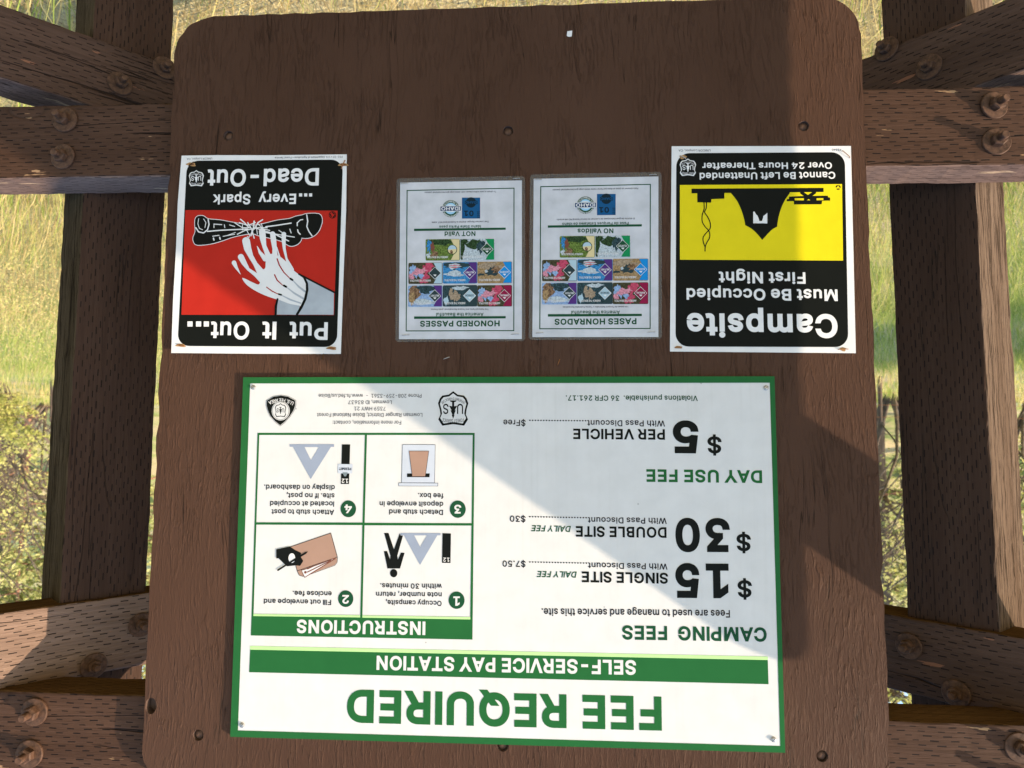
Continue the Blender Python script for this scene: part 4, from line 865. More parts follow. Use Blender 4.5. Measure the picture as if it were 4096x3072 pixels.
# contact lines
ct = 'contact_lines'
for body, x0, x1, y, cap in (('For more information, contact:', 1457, 875, 432, 32), ('Lowman Ranger District, Boise National Forest', 1637, 742, 367, 33),
                             ('7359 HWY 21', 1325, 1058, 313, 32), ('Lowman, ID 83637', 1377, 1008, 259, 32), ('Phone 208-259-3361  -  www.fs.fed.us/Boise', 1630, 755, 204, 32)):
    S.text('contact_line|' + body, 'grey ink', 1, body, (x0, y), (x1, y), cap, C5, 6)
shield(S, 'forest_shield', (1899, 327), 129, 147, C5, 'black', 'white', 1)
# fee area badge
BG = [(435, 211), (500, 222), (562, 256), (563, 300), (548, 345), (515, 395), (470, 445), (428, 479), (385, 445), (340, 395), (318, 345), (306, 300), (308, 258), (368, 222)]
def around(q, c, k): return [(c[0] + (x - c[0]) * k, c[1] + (y - c[1]) * k) for x, y in q]
S.shape('fee_badge', 'black', 1, BG, C5); S.shape('fee_badge', 'white', 2, around(BG, (434, 320), .975), C5)
S.shape('fee_badge', 'black', 3, around(BG, (434, 320), .945), C5)
S.shape('fee_badge', 'white', 4, circle((433, 347), 77, 82), C5); S.shape('fee_badge', 'black', 5, circle((433, 347), 72, 77), C5)
S.shape('fee_badge', 'white', 6, circle((433, 347), 69, 74), C5)
shield(S, 'fee_badge', (433, 342), 48, 59, C5, 'black', 'white', 7, False)
S.arc_text('fee_badge', 'white', 4, 'U.S. FEE AREA', (549, 276), (436, 212), (326, 270), 30, C5, 30)
# instruction grid
g = 'instruction_grid'
S.shape(g, 'green', 1, [[C5((235, 535)), C5((2082, 535)), C6((2063, 1060)), C6((178, 1025))]], PX,
        holes=[[C5((250, 553)), C5((1148, 553)), C5((1128, 1298)), C5((225, 1296))], [C5((1166, 553)), C5((2065, 553)), C5((2056, 1304)), C5((1146, 1300))],
               [C6((225, 82)), C6((1127, 86)), C6((1109, 853)), C6((201, 842))], [C6((1145, 88)), C6((2055, 90)), C6((2044, 868)), C6((1127, 854))]])
S.shape(g, 'light green', 2, [[(200, 842), (1108, 853), (1108, 871), (200, 859)], [(1127, 854), (2045, 868), (2045, 888), (1127, 873)]], C6)
S.text(g, 'white', 2, 'INSTRUCTIONS', (1663, 906), (571, 890), 115, C6, 62)
for (cx, cy, rx, ry, d, x0, x1, y, cap, cr) in ((1928, 725, 68, 74, '1', 1956, 1900, 692, 80, C6), (985, 712, 65, 71, '2', 1013, 957, 680, 74, C6),
                                                (1938, 1184, 68, 74, '3', 1968, 1909, 1147, 74, C5), (1007, 1181, 66, 72, '4', 1038, 975, 1144, 74, C5)):
    S.shape(g, 'dark green', 1, circle((cx, cy), rx, ry), cr)
    S.text(g, 'white', 2, d, (x0, y), (x1, y), cap, cr, 48)
for body, x0, y0, x1, y1, cr in (('Occupy campsite,', 1801, 731, 1326, 723, C6), ('note number, return', 1802, 658, 1243, 653, C6), ('within 30 minutes.', 1803, 585, 1278, 581, C6),
                                 ('Fill out envelope and', 862, 722, 289, 713, C6), ('enclose fee.', 866, 650, 534, 645, C6),
                                 ('Detach stub and', 1813, 1190, 1355, 1186, C5), ('deposit envelope in', 1815, 1122, 1274, 1117, C5), ('fee box.', 1818, 1050, 1600, 1047, C5),
                                 ('Attach stub to post', 887, 1190, 355, 1185, C5), ('located at occupied', 887, 1119, 342, 1115, C5), ('site. If no post,', 891, 1050, 482, 1047, C5),
                                 ('display on dashboard.', 893, 980, 291, 975, C5)):
    S.text(g, 'ink', 1, body, (x0, y0), (x1, y1), 44, cr, 36)
# pictograms
p1 = 'campsite_pictogram'
S.shape(p1, 'black', 1, [(1808, 155), (1880, 157), (1876, 408), (1804, 407)], C6)
S.text(p1, 'white', 2, '12', (1868, 363), (1815, 362), 35, C6, 40)
S.shape(p1, 'tent grey', 1, [[(1480, 172), (1765, 172), (1617, 425)], [(1452, 153), (1792, 154), (1792, 173), (1454, 173)]], C6, holes=[[(1568, 173.5), (1677, 173.5), (1619, 272)]])
S.shape(p1, 'black', 1, [[(1340, 455), (1310, 308), (1338, 307), (1362, 378), (1365, 348), (1312, 153), (1349, 153), (1395, 292), (1444, 155), (1453, 175), (1472, 175), (1424, 345),
                          (1428, 380), (1455, 320), (1486, 322), (1447, 455)], circle((1393, 495), 31, 35)], C6)
p2 = 'envelope_pictogram'
S.shape(p2, 'ink', 1, stroke([(858, 153), (914, 358), (572, 475), (515, 270), (858, 153)], 5) + stroke([(572, 475), (588, 512), (618, 522), (640, 520), (893, 428), (912, 402), (915, 360)], 4), C6)
S.shape(p2, 'tan', 2, [(856, 156), (911, 356), (574, 472), (518, 272)], C6)
S.shape(p2, 'tan', 1, [(574, 478), (590, 510), (618, 519), (640, 517), (891, 425), (910, 400), (911, 362)], C6)
S.shape(p2, 'brown ink', 2, [(605, 466), (635, 535), (902, 372), (890, 363), (640, 460)], C6)
S.shape(p2, 'poster white', 3, [(612, 472), (638, 526), (690, 492), (880, 375), (770, 418), (650, 462)], C6)
S.shape(p2, 'brown ink', 4, stroke([(660, 485), (860, 386)], 9) + stroke([(662, 458), (705, 438)], 9) + [circle((643, 487), 11)], C6)
S.shape(p2, 'black', 4, [(395, 292), (510, 267), (560, 300), (607, 322), (600, 350), (625, 390), (598, 432), (560, 428), (485, 436), (415, 368), (395, 369)], C6, holes=[circle((528, 366), 29, 41)])
S.shape(p2, 'poster white', 3, circle((528, 366), 31, 43), C6)
S.shape(p2, 'black', 5, stroke([(410, 468), (470, 430)], 15) + stroke([(520, 398), (645, 322), (662, 311)], [16, 16, 4]), C6)
p3 = 'fee_box_pictogram'
S.shape(p3, 'ink', 1, [[(1466, 633), (1748, 633), (1742, 961), (1459, 961)], [(1434, 958), (1771, 961), (1769, 989), (1434, 988)]], C5)
S.shape(p3, 'pale grey', 2, [[(1469, 636), (1745, 636), (1739, 958), (1462, 957)], [(1437, 961), (1768, 964), (1766, 986), (1437, 985)]], C5)
S.shape(p3, 'black', 3, [(1507, 880), (1700, 880), (1698, 912), (1506, 911)], C5)
S.shape(p3, 'ink', 4, [(1523, 688), (1694, 688), (1664, 907), (1550, 907)], C5); S.shape(p3, 'tan', 5, [(1526, 691), (1691, 691), (1661, 904), (1553, 904)], C5)
p4 = 'permit_pictogram'
S.shape(p4, 'tent grey', 1, [[(508, 631), (886, 631), (886, 654), (508, 653)], [(535, 652), (860, 653), (687, 928)]], C5, holes=[[(635, 656), (757, 656), (690, 768)]])
S.shape(p4, 'black', 1, [(953, 633), (1023, 633), (1013, 970), (943, 970)], C5)
S.shape(p4, 'pale grey', 2, [(922, 800), (1044, 801), (1041, 880), (919, 879)], C5)
S.shape(p4, 'clip grey', 3, [(958, 870), (1003, 871), (995, 890), (988, 904), (973, 904), (966, 890)], C5)
S.text(p4, 'black', 3, 'PERMIT', (1033, 830), (929, 829), 22, C5, 50); S.text(p4, 'white', 2, '12', (1006, 925), (951, 924), 37, C5, 44)
S.build()
for p in (C5((201, 148)), C7((1980, 122)), C8((66, 500)), C8((2110, 555))):
    screw(S.root, Vector(S.pt(p) - S.loc) + Vector((0, -0.0005, 0)))

# ------------------------------------------------------------------ put it out poster
S = Sheet('fire_poster', 0.0048, -0.016, 0.275, centre=(1030, 1020))
tag(S.root, 'red and black put it out fire poster with a white hand dousing burnt logs', 'poster')
S.shape('sheet', 'poster white', 0, [(128, 82), (400, 78), (800, 79), (1403, 72), (1398, 500), (1378, 1000), (1357, 1612), (700, 1611), (48, 1605), (62, 1200), (85, 800), (98, 450)], CP)
S.shape('black_field', 'black', 1, round_quad([(170, 122), (1374, 113), (1326, 1559), (97, 1551)], 92), CP)
S.shape('picture', 'red', 2, [(158, 503), (1332, 507), (1305, 1313), (128, 1310)], CP)
for body, x0, y0, x1, y1, cap in (('Put', 1258, 1368, 962, 1364, 137), ('It', 862, 1364, 752, 1363, 138), ('Out', 653, 1364, 356, 1362, 137),
                                  ('Every', 1013, 376, 724, 379, 80), ('Spark', 662, 380, 371, 382, 78), ('Dead-Out', 1190, 179, 331, 190, 134)):
    S.text('lettering|' + body, 'poster white', 2, body, (x0, y0), (x1, y1), cap, CP, 46)
for x in (320, 260, 194): S.shape('lettering|Out', 'poster white', 2, [(x - 20, 1361), (x + 20, 1361), (x + 20, 1401), (x - 20, 1401)], CP)
for x in (1124, 1086, 1047): S.shape('lettering|Every', 'poster white', 2, [(x - 12, 374), (x + 12, 374), (x + 12, 398), (x - 12, 398)], CP)
S.text('imprint|1', 'grey ink', 1, 'P51-10 \u2022 U.S. Department of Agriculture \u2022 Forest Service', (1370, 84), (848, 92), 15, CP, 16)
S.text('imprint|2', 'grey ink', 1, 'UNICOR Lompoc, CA', (365, 97), (170, 101), 15, CP, 16)
shield(S, 'forest_shield', (243, 257), 58, 62, CP, 'poster white', 'black', 2)
pic = 'picture_drawing'
LOGA = smooth([(232, 600), (240, 562), (266, 547), (300, 550), (335, 572), (420, 580), (500, 594), (600, 612), (690, 622), (780, 604), (870, 582), (960, 570), (1010, 552), (1060, 542), (1098, 531), (1188, 533),
               (1213, 572), (1206, 620), (1182, 672), (1138, 708), (1085, 720), (1000, 708), (880, 697), (760, 692), (660, 686), (600, 694), (520, 712), (440, 740), (350, 764), (250, 772), (222, 745), (220, 712), (236, 668)], 3)
LOGB = smooth([(700, 690), (800, 716), (900, 742), (960, 778), (1002, 776), (1040, 752), (1050, 708), (960, 690), (800, 670)], 3)
def grow(q, d):
    a = np.array(q); 
    ar = 0.5 * np.sum(a[:, 0] * np.roll(a[:, 1], -1) - a[:, 1] * np.roll(a[:, 0], -1))
    if ar > 0: a = a[::-1]
    return [tuple(p) for p in offset_poly(a, d)]
S.shape(pic, 'poster white', 3, [grow(LOGA, 5), grow(LOGB, 5)], CP)
S.shape(pic, 'black', 4, [LOGA, LOGB], CP)
wl_ = []
for q, w in (([(335, 575), (342, 615), (330, 655), (300, 680), (262, 672), (240, 640)], 9), ([(330, 668), (420, 660), (520, 655), (640, 650)], 9), ([(262, 570), (256, 610), (268, 645), (292, 655)], 5), ([(300, 572), (318, 600), (310, 640)], 5),
             ([(1095, 540), (1103, 590), (1096, 630), (1112, 668), (1136, 702)], 9), ([(780, 632), (860, 622), (975, 604)], 9), ([(760, 672), (850, 690), (955, 742)], 9),
             ([(690, 640), (860, 690), (1000, 712)], 7), ([(385, 612), (440, 616)], 7), ([(380, 610), (380, 640)], 6), ([(460, 616), (464, 640)], 6), ([(500, 618), (540, 630)], 6),
             ([(370, 705), (420, 698)], 6), ([(376, 720), (380, 735)], 10), ([(424, 714), (428, 728)], 10), ([(450, 706), (540, 690)], 6), ([(480, 700), (545, 676)], 5),
             ([(1025, 600), (1045, 580), (1065, 576)], 7), ([(1025, 655), (1030, 675), (1045, 690)], 9), ([(965, 650), (975, 680)], 7), ([(880, 660), (905, 676)], 6), ([(1022, 600), (1022, 625)], 8),
             ([(540, 602), (600, 640), (660, 640)], 7), ([(575, 600), (640, 622), (700, 600)], 7), ([(640, 600), (670, 650), (690, 720)], 9), ([(560, 690), (620, 660), (720, 640), (790, 640)], 8),
             ([(585, 575), (615, 600), (650, 640)], 9), ([(755, 578), (720, 600), (690, 650)], 9), ([(690, 590), (685, 640), (665, 700)], 12), ([(720, 610), (760, 650), (810, 660)], 7), ([(705, 620), (715, 690)], 6),
             ([(745, 608), (760, 655)], 6), ([(600, 610), (600, 660)], 5), ([(630, 655), (655, 700), (650, 716), (636, 705)], 6)):
    wl_ += stroke(q, w)
S.shape(pic, 'poster white', 5, wl_, CP)
# dripping hand
hand = [smooth([(1092, 1060), (1075, 1020), (1032, 998), (985, 960), (935, 900), (885, 860), (835, 842), (800, 850), (780, 900), (776, 950), (755, 965), (742, 1000), (728, 1020), (735, 1060),
                (722, 1078), (680, 1062), (600, 1026), (628, 1075), (690, 1120), (770, 1160), (862, 1192), (960, 1225), (1045, 1245), (1085, 1180), (1100, 1110)], 4)]
for q, w in (([(919, 690), (918, 740), (922, 800), (940, 880), (975, 965)], [36, 30, 22, 16, 44]), ([(833, 688), (840, 740), (848, 800), (850, 850)], [40, 42, 34, 40]), ([(865, 790), (890, 880), (930, 960), (965, 1010)], [6, 14, 40, 40]),
             ([(752, 668), (757, 720), (768, 780), (800, 860), (850, 930)], [50, 48, 32, 40, 60]), ([(628, 742), (640, 800), (665, 860), (700, 920), (745, 990)], [60, 56, 38, 34, 60]), ([(712, 780), (735, 830), (775, 880)], [3, 22, 40]),
             ([(588, 865), (612, 910), (645, 960), (700, 1000), (750, 1040)], [46, 40, 22, 30, 50]), ([(535, 910), (552, 945), (586, 1000)], [36, 24, 2])):
    hand += stroke(q, w)
S.shape(pic, 'poster white', 6, hand, CP)
S.shape(pic, 'dark red', 7, stroke([(868, 880), (885, 930), (920, 985), (965, 1030)], [10, 10, 9, 7]) + stroke([(848, 1003), (868, 1045), (912, 1085)], [10, 10, 6]) + stroke([(786, 1098), (830, 1130), (872, 1150)], [8, 9, 7]), CP)
S.shape(pic, 'black', 7, stroke([(970, 1033), (986, 1043)], 16) + stroke([(920, 1086), (938, 1096)], 16) + stroke([(880, 1152), (900, 1158)], 14), CP)
S.shape(pic, 'sleeve grey', 7, stroke([(992, 1050), (1035, 1095), (1080, 1130)], [8, 14, 16]) + stroke([(945, 1102), (1000, 1145), (1068, 1185)], [8, 14, 16]) + stroke([(905, 1162), (970, 1195), (1050, 1222)], [8, 14, 10]), CP)
S.shape(pic, 'sleeve grey', 8, [(1088, 1030), (1306, 1142), (1303, 1311), (1030, 1311), (1085, 1200), (1098, 1110)], CP)
S.shape(pic, 'sleeve grey', 7, [(872, 1192), (960, 1226), (1045, 1242), (1015, 1311), (863, 1310)], CP)
S.shape(pic, 'black', 9, stroke([(1036, 998), (1075, 1022), (1098, 1070), (1100, 1120), (1085, 1190), (1055, 1255), (1022, 1308)], [12, 16, 18, 20, 20, 20, 18]) + stroke([(1036, 998), (1090, 1026), (1307, 1138)], 13)
        + stroke([(872, 1190), (858, 1245), (857, 1309)], [14, 18, 18]), CP)
S.shape(pic, 'black', 3, circle((1293, 540), 28), CP, holes=[circle((1293, 540), 23)])
S.shape(pic, 'black', 3, stroke([(1293, 522), (1308, 534)], 9) + stroke([(1276, 535), (1284, 553)], 9) + stroke([(1298, 558), (1311, 545)], 9), CP)
for sx, sy in ((125, 1546), (1287, 1568), (1376, 152), (206, 150)):
    S.shape('rust_stain|%d' % sx, 'rust stain', 2.5, [(sx + 36 * math.cos(a) * (1 + .3 * math.sin(3 * a + sx)), sy + 15 * math.sin(a) * (1 + .3 * math.cos(2 * a + sx))) for a in [i * .42 for i in range(15)]], CP)
    S.shape('rust_stain|%d' % sx, 'dark rust stain', 2.8, [(sx + 25 * math.cos(a) * (1 + .3 * math.sin(2 * a + sx)), sy + 8 * math.sin(a)) for a in [i * .42 for i in range(15)]], CP)
S.build()
staple(S, (125, 1546), -15, CP, .014); staple(S, (1287, 1568), 6, CP, .014); staple(S, (1376, 152), 68, CP, .016); staple(S, (205, 148), 40, CP, .011, M_EDGE)

# ------------------------------------------------------------------ campsite poster
S = Sheet('campsite_poster', 0.0050, centre=(3050, 1000))
tag(S.root, 'yellow and black campsite must be occupied poster with a tent silhouette', 'poster')
S.shape('sheet', 'poster white', 0, [(88, 47), (1440, 45), (1477, 1608), (75, 1595)], CS)
S.shape('black_field', 'black', 1, round_quad([(123, 100), (1393, 92), (1420, 1562), (117, 1558)], 100), CS)
S.shape('picture', 'yellow', 2, [(150, 340), (1372, 333), (1380, 910), (150, 903)], CS)
for body, x0, y0, x1, y1, cap, w in (('Campsite', 1335, 1314, 200, 1306, 180, 60), ('Must Be Occupied', 1337, 1127, 199, 1118, 88, 48), ('First Night', 1095, 998, 441, 993, 87, 48),
                                     ('Cannot Be Left Unattended', 1320, 240, 298, 248, 53, 42), ('Over 24 Hours Thereafter', 1295, 168, 318, 173, 50, 42)):
    S.text('lettering|' + body, 'poster white', 2, body, (x0, y0), (x1, y1), cap, CS, w)
S.text('imprint|1', 'grey ink', 1, 'P2340', (1365, 66), (1296, 66), 16, CS, 16); S.text('imprint|2', 'grey ink', 1, 'UNICOR Lompoc, CA', (381, 71), (140, 72), 16, CS, 16)
shield(S, 'forest_shield', (210, 206), 62, 66, CS, 'poster white', 'black', 2)
pic = 'picture_drawing'
arcL = smooth([(535, 402), (580, 460), (613, 530), (634, 600), (642, 643)], 5, False); arcL2 = smooth([(642, 643), (690, 670), (735, 712), (770, 755)], 4, False)
arcR = smooth([(770, 755), (808, 712), (845, 675), (882, 655)], 4, False); arcR2 = smooth([(882, 655), (890, 600), (908, 530), (938, 460), (977, 402)], 5, False)
S.shape(pic, 'black', 3, [[(237, 368), (1232, 362), (1233, 393), (237, 403)], arcL + arcL2 + arcR + arcR2 + [(977, 390), (535, 390)],
                          [(280, 398), (485, 398), (485, 443), (387, 447), (385, 473), (281, 471)],
                          [(973, 428), (1060, 424), (1265, 421), (1266, 432), (1282, 436), (1282, 458), (1222, 459), (1218, 486), (1010, 487), (1008, 462), (955, 463), (955, 447), (971, 446)]]
        + stroke([(1068, 398), (1160, 462)], 24) + stroke([(1165, 396), (1070, 462)], 24), CS,
        holes=[[(1015, 440), (1085, 440), (1085, 456), (1015, 456)], [(1180, 440), (1232, 439), (1232, 455), (1180, 456)], [(1106, 456), (1134, 456), (1120, 446)]])
S.shape(pic, 'poster white', 4, [(702, 542), (712, 541), (722, 560), (734, 572), (742, 590), (748, 612), (768, 612), (776, 590), (778, 575), (796, 562), (808, 550), (808, 630), (702, 629)], CS)
S.shape(pic, 'black', 3, stroke(smooth([(331, 470), (332, 520), (318, 565), (318, 615), (340, 655), (370, 690), (374, 735), (352, 775), (340, 808), (339, 838)], 4, False), 8)
        + stroke(smooth([(350, 470), (348, 515), (336, 545), (358, 580), (378, 625), (376, 670), (345, 705), (325, 735), (326, 770), (340, 808)], 4, False), 8), CS)
S.shape(pic, 'black', 3, stroke([(1328, 355), (1336, 345)], 9) + stroke([(1349, 345), (1358, 357)], 9) + stroke([(1350, 371), (1336, 372)], 9), CS)
for sx, sy in ((138, 1563), (1380, 1579), (172, 130)):
    S.shape('rust_stain|%d' % sx, 'rust stain', 2.5, [(sx + 26 * math.cos(a) * (1 + .3 * math.sin(3 * a + sx)), sy + 13 * math.sin(a) * (1 + .3 * math.cos(2 * a + sx))) for a in [i * .42 for i in range(15)]], CS)
S.build()
staple(S, (138, 1563), 4, CS, .011); staple(S, (1380, 1579), 2, CS, .016, None, .0006); staple(S, (1400, 110), -45, CS, .017, None, .0006, .0022); staple(S, (172, 130), -28, CS, .011, M_STEEL)

# ------------------------------------------------------------------ two laminated lists of passes
def laminate_mat():
    m, nt, b = new_mat('clear laminate')
    nb = NB(nt)
    tr = nb.n('ShaderNodeBsdfTransparent'); tr.inputs[0].default_value = (0.86, 0.87, 0.88, 1)
    gl = nb.n('ShaderNodeBsdfGlossy'); gl.inputs['Roughness'].default_value = 0.22; gl.inputs[0].default_value = (0.8, 0.8, 0.82, 1)
    df = nb.n('ShaderNodeBsdfDiffuse'); df.inputs[0].default_value = (0.5, 0.5, 0.5, 1)
    m1 = nb.n('ShaderNodeMixShader'); m1.inputs[0].default_value = 0.11
    nb.l(tr.outputs[0], m1.inputs[1]); nb.l(df.outputs[0], m1.inputs[2])
    fz = nb.n('ShaderNodeFresnel'); fz.inputs[0].default_value = 1.45
    m2 = nb.n('ShaderNodeMixShader'); nb.l(fz.outputs[0], m2.inputs[0])
    nb.l(m1.outputs[0], m2.inputs[1]); nb.l(gl.outputs[0], m2.inputs[2])
    nb.l(m2.outputs[0], nt.nodes['Material Output'].inputs['Surface'])
    return m
PRINT['laminate'] = laminate_mat()
rs = random.Random(8)
def blob(q, u, v, ru, rv, n=9, j=.3, seed=0):
    r = random.Random(seed)
    cl = lambda t: min(.985, max(.015, t))
    return [lerp_quad(q, cl(u + ru * math.cos(2 * math.pi * i / n) * (1 + r.uniform(-j, j))), cl(v + rv * math.sin(2 * math.pi * i / n) * (1 + r.uniform(-j, j)))) for i in range(n)]
def card(S, q, side, img, dia, word, cr, sub=True):
    """pass card: q = corners in photo order (left-top, right-top, right-bottom, left-bottom)"""
    part = 'pass_card|' + str(q[0])
    S.shape(part, img[0], 2, round_quad(q, 12, 4), cr)
    for j, (col, u, v, ru, rv, sd) in enumerate(img[1:]):
        S.shape(part, col, 3 + j * 0.35, blob(q, u, v, ru, rv, 19, .5, sd), cr)
    S.shape(part, side, 5, [lerp_quad(q, .74, .02), lerp_quad(q, .985, .02), lerp_quad(q, .985, .98), lerp_quad(q, .74, .98), lerp_quad(q, .90, .5)], cr)
    c = lerp_quad(q, .78, .5); w = abs(q[1][0] - q[0][0]); 
    dd = lambda r: [(c[0] - r, c[1]), (c[0], c[1] - r), (c[0] + r, c[1]), (c[0], c[1] + r)]
    if dia == 'round':
        S.shape(part, 'forest', 6, circle(c, w * .145), cr); S.shape(part, 'cream', 7, circle(c, w * .125), cr)
        S.shape(part, 'senior grey', 8, circle(c, w * .125, None, 20, math.pi, 2 * math.pi), cr)
        S.shape(part, 'rock', 8, blob(q, .76, .62, .05, .10, 8, .3, 3) , cr)
    else:
        S.shape(part, 'poster white', 6, dd(w * .187), cr); S.shape(part, dia, 7, dd(w * .172), cr)
        S.shape(part, 'poster white', 8, [(c[0] - w * .05, c[1] + w * .045), (c[0] + w * .05, c[1] + w * .045), (c[0] + w * .01, c[1] + w * .10)], cr)
    if word: S.text(part, 'poster white' if word != 'SENIOR' else 'slate', 8, word, (c[0] + w * .125, c[1] - w * .035), (c[0] - w * .125, c[1] - w * .035), w * .058, cr, 36)
    S.text(part, 'poster white', 6, 'AMERICA THE BEAUTIFUL', lerp_quad(q, .66, .80), lerp_quad(q, .04, .80), w * .06, cr, 26)
PINK = ['olive', ('pale blue', .14, .40, .16, .34, 1), ('pink', .46, .72, .12, .30, 2), ('pink', .58, .24, .14, .24, 3), ('pale pink', .34, .42, .18, .18, 4), ('pale pink', .08, .66, .08, .14, 5), ('pale blue', .38, .62, .07, .12, 6)]
CARDS = [
    ((828, 1090, 1157, 1294), 'maroon', PINK, 'maroon', 'ANNUAL'),
    ((500, 1090, 827, 1294), 'slate', ['deep water', ('fur', .38, .52, .13, .26, 7), ('fur', .24, .42, .07, .24, 8), ('foam', .50, .14, .22, .10, 9), ('senior grey', .10, .70, .07, .2, 10)], 'senior grey', 'SENIOR'),
    ((172, 1092, 497, 1297), 'purple', ['pale blue', ('rock', .16, .30, .17, .40, 11), ('deep water', .5, .16, .3, .22, 12), ('foam', .5, .80, .3, .14, 13), ('straw', .10, .60, .10, .28, 14)], 'slate', 'MILITARY'),
    ((829, 867, 1157, 1074), 'access blue', ['straw', ('fur', .3, .2, .36, .16, 15), ('slate', .43, .48, .19, .20, 16), ('rock', .55, .40, .12, .14, 17), ('slate', .10, .60, .14, .05, 18), ('foam', .25, .45, .04, .08, 19)], 'access blue', 'ACCESS'),
    ((502, 872, 827, 1076), 'purple', ['water blue', ('slate', .35, .13, .36, .17, 20), ('foam', .34, .56, .28, .14, 21), ('foam', .34, .20, .15, .12, 22), ('flag red', .34, .15, .13, .02, 23), ('flag red', .34, .24, .13, .02, 24)], 'purple', 'MILITARY'),
    ((175, 877, 498, 1080), 'senior grey', PINK, 'slate', 'SENIOR'),
    ((664, 650, 992, 855), 'volunteer green', ['foam', ('forest', .46, .22, .24, .26, 25), ('forest', .05, .5, .07, .5, 26), ('deep water', .62, .4, .10, .3, 27), ('forest', .1, .12, .2, .12, 28)], 'dark green', 'VOLUNTEER'),
    ((338, 654, 662, 858), 'cream', ['leaf green', ('forest', .4, .14, .34, .15, 29), ('rock', .27, .74, .11, .16, 30), ('water blue', .1, .3, .08, .3, 31), ('foam', .07, .74, .08, .12, 32), ('brown ink', .2, .34, .06, .2, 33)], 'round', None)]
def pass_notice(centre, cr, crm, texts, label):
    S = Sheet('pass_notice', 0.0050, centre=centre)
    tag(S.root, label, 'notice', 'laminated pass notices')
    S.shape('laminate', 'laminate', -1.2, round_quad([(62, 78), (1280, 55), (1283, 1620), (50, 1630)], 36), crm)
    S.shape('sheet', 'paper', 0, [(97, 120), (1250, 98), (1250, 1602), (85, 1603)], crm)
    S.shape('frame_line', 'dark green', 1, [(158, 190), (1180, 168), (1178, 1527), (149, 1530)], crm, holes=[[(167, 199), (1171, 177), (1169, 1518), (158, 1521)]])
    S.shape('rule', 'dark green', 1, [(228, 1388), (1097, 1385), (1097, 1407), (228, 1412)], crm)
    S.shape('rule|2', 'dark green', 1, [(228, 557), (1097, 546), (1097, 567), (228, 579)], crm)
    for body, x0, y0, x1, y1, cap, w, col in texts:
        S.text('lettering|' + body, col, 1, body, (x0, y0), (x1, y1), cap, cr, w)
    for (a, b_, c, d), side, img, dia, word in CARDS:
        sl = (c - a) * -.012
        card(S, [(a, b_ - sl), (c, b_), (c, d), (a, d - sl * .3)], side, img, dia, word, crm)
    lp = 'parks_logo'
    S.shape(lp, 'dark green', 1, circle((576, 367), 81), crm); S.shape(lp, 'poster white', 2, circle((576, 367), 75), crm); S.shape(lp, 'dark green', 3, circle((576, 367), 73), crm)
    S.shape(lp, 'logo blue', 4, circle((576, 367), 54), crm)
    S.shape(lp, 'poster white', 5, [blob([(522, 313), (630, 313), (630, 421), (522, 421)], .5, .75, .3, .05, 8, .3, 5), blob([(522, 313), (630, 313), (630, 421), (522, 421)], .45, .2, .3, .04, 8, .3, 6)], crm)
    S.shape(lp, 'poster white', 6, [(474, 343), (679, 341), (677, 394), (474, 396)], crm); S.shape(lp, 'navy', 7, [(479, 348), (674, 346), (672, 389), (479, 391)], crm)
    S.text(lp, 'poster white', 8, 'IDAHO', (664, 352), (489, 354), 32, crm, 40)
    S.arc_text(lp, 'poster white', 4, 'STATE PARKS', (637, 400), (576, 466), (515, 400), 15, crm, 20)
    S.arc_text(lp, 'poster white', 4, '& RECREATION', (638, 334), (576, 250), (514, 334), 13, crm, 20)
    st = 'year_sticker'
    S.shape(st, 'blue sticker', 1, [(682, 262), (855, 262), (855, 460), (682, 461)], crm)
    S.text(st, 'sticker ink', 2, '01', (793, 386), (702, 386), 52, crm, 56)
    S.shape(st, 'sticker ink', 2, [circle((768, 308), 49), [(710, 292), (830, 292), (830, 324), (710, 324)]], crm)
    S.text(st, 'blue sticker', 3, 'IDAHO', (826, 296), (715, 296), 24, crm, 30)
    # year set upright along the side
    a, b_ = S.pt(crm((850, 390))), S.pt(crm((850, 458)))
    v, f, w = layout('2022', 30)
    up = (S.pt(crm((826, 390))) - a) ; ex = (b_ - a) / w
    S._push(st, 'sticker ink', 2, a + v[:, :1] * ex + v[:, 1:] * up / 1000.0, f)
    S.build()
    for p, an in (((138, 130), 2), ((1198, 82), 2), ((152, 1566), 4), ((1186, 1558), 3)):
        staple(S, p, an, crm, .012, M_STEEL, .0006)
    return S
pass_notice((1840, 1030), CN, CN, [
    ('HONORED PASSES', 1040, 1426, 286, 1430, 56, 62, 'dark green'), ('America the Beautiful', 887, 1353, 437, 1354, 32, 44, 'dark green'),
    ('The National Parks and Federal Recreational Lands Passes', 935, 1312, 388, 1314, 16, 14, 'ink'), ('NOT Valid', 810, 581, 518, 583, 45, 50, 'dark green'),
    ('Idaho State Parks pass', 862, 523, 467, 527, 25, 44, 'dark green'), ('The Lowman Ranger district is Federal land NOT state.', 938, 481, 392, 490, 16, 20, 'ink'),
    ('To obtain a pass online please visit: store.usgs.gov/recreational-passes', 1007, 197, 328, 207, 16, 14, 'ink')],
    'laminated sheet headed honored passes in English beside the fire poster')
